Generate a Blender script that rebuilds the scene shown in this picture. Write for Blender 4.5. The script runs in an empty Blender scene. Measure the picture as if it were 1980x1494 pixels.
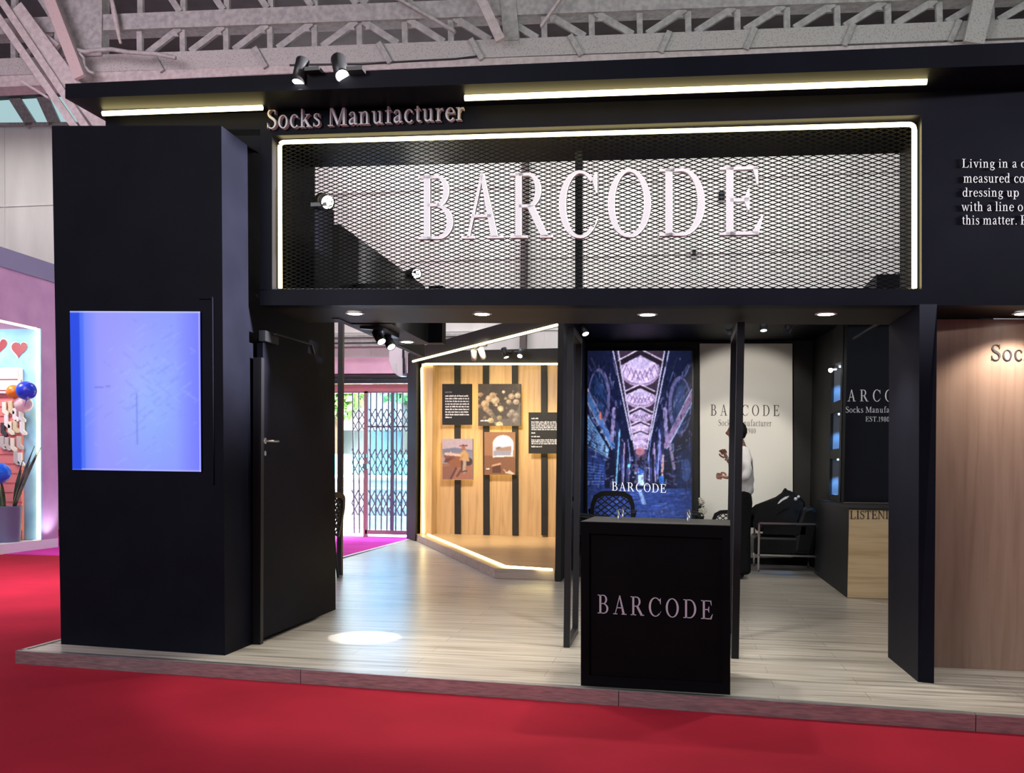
import bpy, bmesh, math, random
import numpy as np
from mathutils import Vector, Matrix
random.seed(7)
SC = bpy.context.scene
COL = SC.collection
PI = math.pi

# ------------------------------------------------------------------ camera
FPX, CX, CY = 1840.0, 990.0, 747.0
YAW, PITCH, ROLL = math.radians(9.7), math.radians(1.6), 0.011
EYE, DIST = 1.22, 5.54
PPY = 901.5 + FPX * math.tan(PITCH)
_r0 = Vector((math.cos(YAW), math.sin(YAW), 0))
FW = Vector((-math.sin(YAW) * math.cos(PITCH), math.cos(YAW) * math.cos(PITCH), -math.sin(PITCH)))
_u0 = _r0.cross(FW)
UPV = _u0 * math.cos(ROLL) - _r0 * math.sin(ROLL)
RTV = _r0 * math.cos(ROLL) + _u0 * math.sin(ROLL)
CAM = Vector((0, -DIST, EYE))
cd = bpy.data.cameras.new('camera'); co = bpy.data.objects.new('camera', cd); COL.objects.link(co)
cd.sensor_fit = 'HORIZONTAL'; cd.sensor_width = 36.0; cd.lens = FPX * 36.0 / 1980.0
cd.shift_x = 0.0; cd.shift_y = (PPY - CY) / 1980.0
cd.clip_start = 0.05; cd.clip_end = 200
m = Matrix((RTV, UPV, -FW)).transposed().to_4x4(); m.translation = CAM
co.matrix_world = m
SC.camera = co

# ------------------------------------------------------------------ world, big lights, exposure
SC.view_settings.view_transform = 'Standard'; SC.view_settings.look = 'None'
SC.view_settings.gamma = 1.0; SC.view_settings.use_curve_mapping = False
SC.view_settings.exposure = 0.0
wd = bpy.data.worlds.new('world'); SC.world = wd; wd.use_nodes = True
wd.node_tree.nodes['Background'].inputs[0].default_value = (0.72, 0.78, 1.0, 1)
wd.node_tree.nodes['Background'].inputs[1].default_value = 0.22

def area(name, loc, target, size, power, color=(1, 1, 1), sy=None, spread=PI):
    l = bpy.data.lights.new(name, 'AREA'); l.energy = power; l.color = color
    l.size = size; l.spread = spread
    if sy: l.shape = 'RECTANGLE'; l.size_y = sy
    o = bpy.data.objects.new(name, l); COL.objects.link(o); o.location = loc
    o.rotation_euler = (Vector(target) - Vector(loc)).to_track_quat('-Z', 'Y').to_euler()
    return o
area('hall_fill', (-5.5, -8.5, 5.0), (-0.5, 0.3, 2.8), 3.0, 430, (0.97, 0.97, 1.0))  # added front fill, brightens the sign letters
area('hall_fill', (4.2, -4.5, 7.2), (2.8, -2.0, 0.0), 3.0, 120, (1.0, 0.96, 0.95))  # unseen overhead fill for the front carpet
area('hall_fill', (-1.0, 8.6, 7.75), (-1.0, 11.0, 4.0), 9.0, 180, (0.95, 1.0, 0.97), 1.0, 1.7)  # unseen fill that washes the far hall wall
area('hall_fill', (-11.5, 9.0, 7.6), (-11.3, 11.0, 4.6), 5.0, 52, (0.97, 1.0, 0.96), 1.0, 1.9)  # added fill for the left part of the hall wall
area('hall_fill', (-7.0, 0.5, 6.0), (-8.8, 7.2, 1.5), 3.0, 300, (1.0, 0.80, 0.95))  # added pinkish fill for the neighbouring stall
area('hall_fill', (-7.2, 1.6, 5.6), (-6.6, 3.4, 0.0), 2.0, 75, (1.0, 0.80, 1.0), None, 1.0)  # added lilac fill, tints the carpet at far left
area('hall_fill', (2.5, 1.0, 5.2), (1.5, 6.2, 7.4), 8.0, 190, (0.94, 1.0, 0.96), 1.0)  # added fill aimed upward to brighten the truss
area('daylight', (-6.0, 13.0, 9.0), (-5.0, 16.5, 0.0), 5.0, 14000, (0.94, 0.98, 1.0))
area('daylight', (-5.0, 11.7, 2.3), (-4.6, 8.0, 0.0), 2.2, 170, (0.46, 0.70, 1.0), 2.0)
def beam(name, loc, target, power, angle, blend, color):
    l = bpy.data.lights.new(name, 'SPOT'); l.energy = power; l.spot_size = angle; l.spot_blend = blend; l.color = color; l.shadow_soft_size = .25
    o = bpy.data.objects.new(name, l); COL.objects.link(o); o.location = loc
    o.rotation_euler = (Vector(target) - Vector(loc)).to_track_quat('-Z', 'Y').to_euler()
    return o
beam('grazing_fill_spot', (15.5, -0.95, 3.4), (-2.8, 0.2, 3.05), 150000, math.radians(11), .7, (1.0, .97, .98))  # added off-frame spot grazing the block side and sign letters

# ------------------------------------------------------------------ pixel -> world
def ray(x, y): return FW * FPX + RTV * (x - CX) - UPV * (y - PPY)
def onZ(x, y, z=0.0):
    d = ray(x, y); return CAM + d * ((z - CAM.z) / d.z)
def onY(x, y, Y):
    d = ray(x, y); return CAM + d * ((Y - CAM.y) / d.y)
def onX(x, y, X):
    d = ray(x, y); return CAM + d * ((X - CAM.x) / d.x)
class Plane:                                     # a vertical wall plane through two plan points
    def __init__(s, p0, p1):
        s.p = Vector((p0[0], p0[1], 0)); t = Vector((p1[0] - p0[0], p1[1] - p0[1], 0)).normalized()
        s.n = Vector((-t.y, t.x, 0)); s.t = t     # n points into the booth
    def at(s, x, y, off=0.0):
        d = ray(x, y); p = s.p + s.n * off
        return CAM + d * ((p - CAM).dot(s.n) / d.dot(s.n))
def srgb(r, g, b):
    def f(c):
        c /= 255.0
        return c / 12.92 if c <= .04045 else ((c + .055) / 1.055) ** 2.4
    return (f(r), f(g), f(b), 1.0)

# ------------------------------------------------------------------ materials
def mat(name, col, rough=.6, metal=0.0, spec=.5, coat=0.0):
    m = bpy.data.materials.new(name); m.use_nodes = True
    b = m.node_tree.nodes['Principled BSDF']
    b.inputs['Base Color'].default_value = col; b.inputs['Roughness'].default_value = rough
    b.inputs['Metallic'].default_value = metal; b.inputs['Specular IOR Level'].default_value = spec
    b.inputs['Coat Weight'].default_value = coat
    return m
def nt(m): return m.node_tree.nodes, m.node_tree.links, m.node_tree.nodes['Principled BSDF']
def noisy(m, c1, c2, scale=(1, 1, 1), nscale=8, detail=4, bump=0.0, lo=.35, hi=.65, vor=False):
    N, L, b = nt(m)
    tc = N.new('ShaderNodeTexCoord'); mp = N.new('ShaderNodeMapping'); mp.inputs['Scale'].default_value = scale
    L.new(tc.outputs['Object'], mp.inputs['Vector'])
    if vor:
        t = N.new('ShaderNodeTexVoronoi'); t.inputs['Scale'].default_value = nscale; out = t.outputs['Distance']
    else:
        t = N.new('ShaderNodeTexNoise'); t.inputs['Scale'].default_value = nscale; t.inputs['Detail'].default_value = detail; out = t.outputs[0]
    L.new(mp.outputs[0], t.inputs['Vector'])
    r = N.new('ShaderNodeValToRGB'); r.color_ramp.elements[0].position = lo; r.color_ramp.elements[1].position = hi
    r.color_ramp.elements[0].color = c1; r.color_ramp.elements[1].color = c2
    L.new(out, r.inputs[0]); L.new(r.outputs[0], b.inputs['Base Color'])
    if bump:
        bp = N.new('ShaderNodeBump'); bp.inputs['Strength'].default_value = bump; bp.inputs['Distance'].default_value = .01
        L.new(out, bp.inputs['Height']); L.new(bp.outputs[0], b.inputs['Normal'])
    return m
def emis(name, col, strength):
    m = mat(name, (0, 0, 0, 1), .5); b = m.node_tree.nodes['Principled BSDF']
    b.inputs['Emission Color'].default_value = col; b.inputs['Emission Strength'].default_value = strength
    return m
def colour_grid(name, emit=0.0, rough=.6):       # picture carried by a fine grid of coloured points
    m = mat(name, (0, 0, 0, 1), rough); N, L, b = nt(m)
    a = N.new('ShaderNodeAttribute'); a.attribute_name = 'Col'
    if emit:
        L.new(a.outputs['Color'], b.inputs['Emission Color']); b.inputs['Emission Strength'].default_value = emit
    else:
        L.new(a.outputs['Color'], b.inputs['Base Color'])
    return m
M = {}
M['black'] = noisy(mat('black_paint', (0, 0, 0, 1), .5, spec=.07), (.0046, .0049, .0098, 1), (.0062, .0066, .0125, 1), nscale=3)
M['black2'] = noisy(mat('matte_black_laminate', (0, 0, 0, 1), .5, spec=.05), (.0030, .0027, .0036, 1), (.0042, .0038, .005, 1), nscale=3)
M['blackgrey'] = noisy(mat('charcoal_paint', (0, 0, 0, 1), .6, spec=.3), (.0155, .0155, .0155, 1), (.021, .021, .0205, 1), nscale=3)
M['blackmetal'] = mat('black_powder_coat', (.010, .010, .013, 1), .4, spec=.4)
M['meshmetal'] = mat('black_expanded_metal', (.004, .004, .0045, 1), .6, spec=.08)
M['gloss'] = mat('black_gloss', (.004, .004, .006, 1), .12, spec=.4)
M['white'] = mat('white_acrylic', (.82, .80, .84, 1), .45)
M['chrome'] = mat('chrome', (.75, .74, .73, 1), .16, metal=1)
M['alu'] = noisy(mat('brushed_aluminium', (.5, .5, .5, 1), .38, metal=.85), (.34, .33, .33, 1), (.52, .51, .50, 1), scale=(2, 30, 30), nscale=4)
M['leather'] = noisy(mat('black_leather', (.012, .012, .013, 1), .42, spec=.28), (.005, .005, .0055, 1), (.009, .009, .0095, 1), nscale=60, bump=.15)
M['cloth'] = noisy(mat('black_cloth', (.01, .01, .01, 1), .95, spec=.1), (.008, .008, .009, 1), (.014, .014, .015, 1), nscale=90, bump=.2)
M['plastic'] = mat('black_plastic', (.014, .014, .015, 1), .45)
M['led'] = emis('warm_led', (1.0, .83, .38, 1), 8.0)
M['led_soft'] = emis('warm_led_backlight', (1.0, .74, .28, 1), 9.0)
M['lens'] = emis('lamp_lens', (1.0, .95, .86, 1), 14)
M['housing'] = mat('lamp_housing', (.02, .02, .022, 1), .4)
M['truss'] = noisy(mat('galvanised_truss', (.3, .3, .3, 1), .7), (.29, .285, .275, 1), (.42, .41, .395, 1), nscale=14, bump=.3)
M['perf'] = noisy(mat('perforated_steel', (.3, .3, .3, 1), .7), (.22, .21, .20, 1), (.42, .405, .385, 1), nscale=42, lo=.10, hi=.38, vor=True, bump=.4)
M['pinksteel'] = noisy(mat('pink_grey_steel', (.4, .3, .3, 1), .7), (.41, .36, .345, 1), (.53, .48, .465, 1), nscale=16)
M['roof'] = noisy(mat('roof_sheet', (.1, .1, .1, 1), .8), (.035, .035, .037, 1), (.055, .055, .057, 1), nscale=3)
M['pink'] = noisy(mat('pink_wall', (.5, .3, .5, 1), .7), (.50, .29, .50, 1), (.60, .36, .57, 1), nscale=2)
M['purplegrey'] = mat('grey_violet_fascia', (.24, .23, .38, 1), .6)
M['blue'] = noisy(mat('sky_blue_wall', (.2, .5, .8, 1), .6), (.22, .50, .78, 1), (.33, .62, .86, 1), nscale=3)
M['red'] = mat('red_vinyl', (.30, .045, .06, 1), .5)
M['redshelf'] = mat('coral_slatboard', (.72, .22, .22, 1), .5)
M['beige'] = noisy(mat('hall_cladding', (.6, .55, .53, 1), .7), (.55, .51, .50, 1), (.66, .61, .60, 1), scale=(1, 1, .2), nscale=2)
M['ink'] = mat('dark_ink', (.025, .014, .018, 1), .5)
M['print'] = mat('white_print', (.78, .78, .80, 1), .6)
M['skin'] = mat('skin', (.42, .20, .14, 1), .5)
M['shirt'] = noisy(mat('white_shirt', (.8, .8, .8, 1), .85), (.70, .68, .67, 1), (.82, .80, .79, 1), nscale=12, bump=.2)
M['hair'] = mat('black_hair', (.010, .008, .007, 1), .5)
M['leaf'] = noisy(mat('dark_green_leaf', (.03, .07, .04, 1), .5), (.02, .05, .035, 1), (.09, .13, .08, 1), nscale=9)
M['trunk'] = mat('bark', (.12, .08, .05, 1), .9)
M['concrete'] = noisy(mat('concrete', (.4, .4, .4, 1), .9), (.24, .25, .27, 1), (.34, .345, .365, 1), nscale=6)
M['paleground'] = mat('pale_paving', (.8, .8, .8, 1), .9)
M['gatepink'] = mat('pinkish_gate_steel', (.30, .17, .19, 1), .6)
M['gategrey'] = mat('grey_gate_steel', (.13, .14, .18, 1), .5)
M['lintel'] = mat('red_lintel_paint', (.62, .20, .24, 1), .6)
M['pinkglow'] = noisy(mat('pink_glow_panel', (.6, .3, .4, 1), .7), (.52, .25, .37, 1), (.62, .33, .44, 1), nscale=2)  # pink light over the gate, put into the base colour

def wood(name, a, b_, c, axis='Z', plank=None, rough=.35, spec=.4):
    m = mat(name, a, rough, spec=spec); N, L, b = nt(m)
    tc = N.new('ShaderNodeTexCoord'); mp = N.new('ShaderNodeMapping')
    s = {'Z': (9, 9, .55), 'X': (.55, 9, 9), 'Y': (9, .55, 9)}[axis]
    mp.inputs['Scale'].default_value = s
    L.new(tc.outputs['Object'], mp.inputs['Vector'])
    n = N.new('ShaderNodeTexNoise'); n.inputs['Scale'].default_value = 2.2; n.inputs['Detail'].default_value = 7; n.inputs['Distortion'].default_value = .6
    L.new(mp.outputs[0], n.inputs['Vector'])
    r = N.new('ShaderNodeValToRGB'); e = r.color_ramp.elements
    e[0].position = .30; e[0].color = a; e[1].position = .72; e[1].color = c
    x = e.new(.5); x.color = b_
    L.new(n.outputs[0], r.inputs[0]); out = r.outputs[0]
    if plank:
        br = N.new('ShaderNodeTexBrick'); br.offset = .37; br.inputs['Scale'].default_value = 1.0
        br.inputs['Brick Width'].default_value = plank[0]; br.inputs['Row Height'].default_value = plank[1]
        br.inputs['Mortar Size'].default_value = .0022; br.inputs['Bias'].default_value = 0
        br.inputs['Color1'].default_value = (.86, .86, .86, 1); br.inputs['Color2'].default_value = (1.0, 1.0, 1.0, 1); br.inputs['Mortar'].default_value = (.5, .48, .46, 1)
        L.new(tc.outputs['Object'], br.inputs['Vector'])
        mx = N.new('ShaderNodeMix'); mx.data_type = 'RGBA'; mx.blend_type = 'MULTIPLY'; mx.inputs[0].default_value = 1.0
        L.new(out, mx.inputs[6]); L.new(br.outputs['Color'], mx.inputs[7]); out = mx.outputs[2]
    L.new(out, b.inputs['Base Color'])
    return m
M['laminate'] = wood('bleached_laminate', (.27, .235, .19, 1), (.57, .525, .455, 1), (.70, .66, .59, 1), 'X', (1.3, .19), .30, .45)
M['oak'] = wood('light_oak_panel', (.47, .30, .145, 1), (.58, .385, .195, 1), (.64, .44, .235, 1), 'Z', None, .4, .3)
M['oakdeck'] = wood('light_oak_deck', (.47, .28, .13, 1), (.58, .37, .18, 1), (.64, .43, .22, 1), 'X', None, .35, .3)
M['oakgrey'] = wood('greyed_oak_edge', (.40, .31, .25, 1), (.50, .41, .34, 1), (.56, .48, .41, 1), 'X', None, .5, .3)
M['oakdark'] = wood('pinkish_oak_panel', (.28, .175, .125, 1), (.335, .215, .158, 1), (.37, .242, .18, 1), 'Z', None, .35, .4)
M['oakh'] = wood('yellow_oak_front', (.50, .35, .18, 1), (.64, .47, .26, 1), (.70, .53, .31, 1), 'X', None, .45, .3)
M['carpet'] = noisy(mat('red_carpet', (.4, .01, .03, 1), .95, spec=.1), (.31, .0125, .0285, 1), (.39, .0155, .036, 1), nscale=1.2, bump=0)
def glassmat(name, tint, gl=.1):
    m = bpy.data.materials.new(name); m.use_nodes = True; N = m.node_tree.nodes; L = m.node_tree.links; N.clear()
    o = N.new('ShaderNodeOutputMaterial'); t = N.new('ShaderNodeBsdfTransparent'); g = N.new('ShaderNodeBsdfGlossy'); x = N.new('ShaderNodeMixShader')
    t.inputs[0].default_value = tint; g.inputs['Roughness'].default_value = .02; x.inputs[0].default_value = gl
    L.new(t.outputs[0], x.inputs[1]); L.new(g.outputs[0], x.inputs[2]); L.new(x.outputs[0], o.inputs[0]); return m
M['glass'] = glassmat('clear_glass', (.93, .96, .96, 1), .14)
M['blueglass'] = glassmat('blue_tinted_glass', (.68, .89, 1.0, 1), .05)
M['skylight'] = emis('daylit_roof_glazing', (.50, .74, .78, 1), .8)

# ------------------------------------------------------------------ mesh building
ORG = {}
class MB:
    def __init__(s): s.v = []; s.f = []; s.mi = []; s.cur = 0; s.sm = []
    def add(s, vs, fs, smooth=False):
        k = len(s.v); s.v += [Vector(p) for p in vs]
        for f in fs: s.f.append(tuple(i + k for i in f)); s.mi.append(s.cur); s.sm.append(smooth)
        return s
    def loft(s, a, b):
        n = len(a)
        fs = [tuple(range(n))[::-1], tuple(range(n, 2 * n))] + [(i, (i + 1) % n, (i + 1) % n + n, i + n) for i in range(n)]
        return s.add(list(a) + list(b), fs)
    def prism(s, pts, off): return s.loft([Vector(p) for p in pts], [Vector(p) + Vector(off) for p in pts])
    def box(s, lo, hi, rz=0.0, pivot=None):
        x0, y0, z0 = lo; x1, y1, z1 = hi
        a = [Vector((x0, y0, z0)), Vector((x1, y0, z0)), Vector((x1, y1, z0)), Vector((x0, y1, z0))]
        b = [Vector((p.x, p.y, z1)) for p in a]
        if rz:
            pv = Vector(pivot if pivot else ((x0 + x1) / 2, (y0 + y1) / 2, 0)); R = Matrix.Rotation(rz, 3, 'Z')
            a = [R @ (p - pv) + pv for p in a]; b = [R @ (p - pv) + pv for p in b]
        return s.loft(a, b)
    def bar(s, p, q, w, h, up=(0, 0, 1)):        # rectangular bar from p to q
        p, q = Vector(p), Vector(q); d = (q - p).normalized(); u = Vector(up)
        if abs(d.dot(u)) > .98: u = Vector((0, 1, 0))
        r = d.cross(u).normalized(); u = r.cross(d).normalized()
        c = [r * (sx * w / 2) + u * (sy * h / 2) for sx, sy in ((-1, -1), (1, -1), (1, 1), (-1, 1))]
        return s.loft([p + k for k in c], [q + k for k in c])
    def tube(s, path, r, n=8, closed=False, smooth=True):
        P = [Vector(p) for p in path]; rings = []; up = Vector((0.123, .05, 1)).normalized()
        rr = r if isinstance(r, (list, tuple)) else [r] * len(P)
        for i, p in enumerate(P):
            if closed: d = P[(i + 1) % len(P)] - P[i - 1]
            else: d = P[min(i + 1, len(P) - 1)] - P[max(i - 1, 0)]
            d.normalize(); u = up
            if abs(d.dot(u)) > .95: u = Vector((1, .02, .03)).normalized()
            a = d.cross(u).normalized(); b = a.cross(d).normalized()
            rings.append([p + a * (rr[i] * math.cos(t * 2 * PI / n)) + b * (rr[i] * math.sin(t * 2 * PI / n)) for t in range(n)])
        vs = [q for g in rings for q in g]; fs = []
        m_ = len(P) if closed else len(P) - 1
        for i in range(m_):
            j = (i + 1) % len(P)
            for t in range(n): fs.append((i * n + t, i * n + (t + 1) % n, j * n + (t + 1) % n, j * n + t))
        s.add(vs, fs, smooth)
        if not closed:
            k = len(vs); s.add(rings[0], [tuple(range(n))[::-1]]); s.add(rings[-1], [tuple(range(n))])
        return s
    def lathe(s, prof, o, axis=(0, 0, 1), n=24, smooth=True):   # prof: list of (radius, height)
        ax = Vector(axis).normalized(); u = Vector((1, 0, 0)) if abs(ax.x) < .9 else Vector((0, 1, 0))
        a = ax.cross(u).normalized(); b = ax.cross(a); o = Vector(o)
        vs = []; fs = []
        for r, h in prof:
            for t in range(n): vs.append(o + ax * h + a * (r * math.cos(t * 2 * PI / n)) + b * (r * math.sin(t * 2 * PI / n)))
        for i in range(len(prof) - 1):
            for t in range(n): fs.append((i * n + t, i * n + (t + 1) % n, (i + 1) * n + (t + 1) % n, (i + 1) * n + t))
        s.add(vs, fs, smooth)
        s.add(vs[:n], [tuple(range(n))[::-1]]); s.add(vs[-n:], [tuple(range(n))])
        return s
    def ball(s, c, r, n=16, m_=10, sc=(1, 1, 1)):
        c = Vector(c); vs = []; fs = []
        for i in range(m_ + 1):
            ph = PI * i / m_
            for t in range(n):
                th = 2 * PI * t / n
                vs.append(c + Vector((r * sc[0] * math.sin(ph) * math.cos(th), r * sc[1] * math.sin(ph) * math.sin(th), r * sc[2] * math.cos(ph))))
        for i in range(m_):
            for t in range(n): fs.append((i * n + t, (i + 1) * n + t, (i + 1) * n + (t + 1) % n, i * n + (t + 1) % n))
        return s.add(vs, fs, True)
    def build(s, name, mats, parent=None, bevel=0.0, origin=None):
        if not isinstance(mats, (list, tuple)): mats = [mats]
        xs = [p.x for p in s.v]; ys = [p.y for p in s.v]; zs = [p.z for p in s.v]
        if parent is not None: o = ORG[parent.name]
        else: o = Vector(origin) if origin is not None else Vector(((min(xs) + max(xs)) / 2, (min(ys) + max(ys)) / 2, min(zs)))
        me = bpy.data.meshes.new(name); me.from_pydata([p - o for p in s.v], [], s.f)
        for mm in mats: me.materials.append(M[mm] if isinstance(mm, str) else mm)
        me.polygons.foreach_set('material_index', s.mi); me.polygons.foreach_set('use_smooth', s.sm)
        me.update()
        bm = bmesh.new(); bm.from_mesh(me); bmesh.ops.recalc_face_normals(bm, faces=bm.faces); bm.to_mesh(me); bm.free()
        ob = bpy.data.objects.new(name, me); COL.objects.link(ob)
        if parent is not None: ob.parent = parent
        else: ob.location = o
        ORG[ob.name] = o
        if bevel:
            bv = ob.modifiers.new('bevel', 'BEVEL'); bv.width = bevel; bv.segments = 2; bv.limit_method = 'ANGLE'
        return ob
def tag(o, label=None, cat=None, group=None, kind=None):
    if label: o['label'] = label
    if cat: o['category'] = cat
    if group: o['group'] = group
    if kind: o['kind'] = kind
    return o
def empty(name, loc, label, cat, group=None):
    o = bpy.data.objects.new(name, None); COL.objects.link(o); o.location = loc; o.empty_display_size = .05
    ORG[o.name] = Vector(loc); return tag(o, label, cat, group)
def struct(o, label, cat): return tag(o, label, cat, None, 'structure')
def copy_tree(o, parent=None):
    c = o.copy(); COL.objects.link(c)
    if parent is not None: c.parent = parent
    for ch in list(o.children): copy_tree(ch, c)
    return c
def lamp(parent, name, loc, target, power, angle, blend=.4, color=(1, .93, .82), radius=.03):
    l = bpy.data.lights.new(name, 'SPOT'); l.energy = power; l.spot_size = angle; l.spot_blend = blend; l.color = color; l.shadow_soft_size = radius
    o = bpy.data.objects.new(name, l); COL.objects.link(o)
    q = (Vector(target) - Vector(loc)).to_track_quat('-Z', 'Y').to_euler(); o.rotation_euler = q
    if parent is not None: o.parent = parent; o.location = Vector(loc) - ORG[parent.name]
    else: o.location = loc
    return o
# ------------------------------------------------------------------ serif lettering drawn as polygons (cap height 1)
def Rr(x0, y0, x1, y1): return [(x0, y0), (x1, y0), (x1, y1), (x0, y1)]
def Ks(pts, ws):                                 # smooth brush stroke of varying width
    P = []; W_ = []
    n = len(pts)
    for i in range(n - 1):
        p0, p1, p2, p3 = pts[max(i - 1, 0)], pts[i], pts[i + 1], pts[min(i + 2, n - 1)]
        for k in range(5):
            t = k / 5.0
            q = [.5 * (2 * p1[a] + (p2[a] - p0[a]) * t + (2 * p0[a] - 5 * p1[a] + 4 * p2[a] - p3[a]) * t * t + (3 * p1[a] - p0[a] - 3 * p2[a] + p3[a]) * t ** 3) for a in (0, 1)]
            P.append(q); W_.append(ws[i] * (1 - t) + ws[i + 1] * t)
    P.append(list(pts[-1])); W_.append(ws[-1])
    a = []; b = []
    for i in range(len(P)):
        d = (P[min(i + 1, len(P) - 1)][0] - P[max(i - 1, 0)][0], P[min(i + 1, len(P) - 1)][1] - P[max(i - 1, 0)][1])
        l = math.hypot(*d) or 1; nx, ny = -d[1] / l, d[0] / l
        a.append((P[i][0] + nx * W_[i] / 2, P[i][1] + ny * W_[i] / 2)); b.append((P[i][0] - nx * W_[i] / 2, P[i][1] - ny * W_[i] / 2))
    return a + b[::-1]
def El(cx, cy, rx, ry, ix, iy, a0, a1, dx=0.0, n=18):
    o = []; i_ = []
    for k in range(n + 1):
        t = math.radians(a0 + (a1 - a0) * k / n)
        o.append((cx + rx * math.cos(t), cy + ry * math.sin(t))); i_.append((cx + dx + ix * math.cos(t), cy + iy * math.sin(t)))
    return o + i_[::-1]
def Ring(cx, cy, rx, ry, ix, iy): return [El(cx, cy, rx, ry, ix, iy, -90, 90), El(cx, cy, rx, ry, ix, iy, 90, 270)]
def Dot(cx, cy, r): return [(cx + r * math.cos(k * PI / 6), cy + r * math.sin(k * PI / 6)) for k in range(12)]
ST = Rr(.12, 0, .26, 1); SB = Rr(.0, 0, .38, .04); STP = Rr(.0, .96, .26, 1)
n_arch = lambda x: [Ks([(x + .09, .48), (x + .18, .62), (x + .30, .645), (x + .385, .58), (x + .405, .40), (x + .405, .02)], [.04, .05, .075, .10, .11, .11]), Rr(x + .25, 0, x + .56, .035)]
lstem = lambda h: [Rr(.1, 0, .21, h), Rr(0, h - .04, .18, h), Rr(0, 0, .31, .035)]
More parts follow.
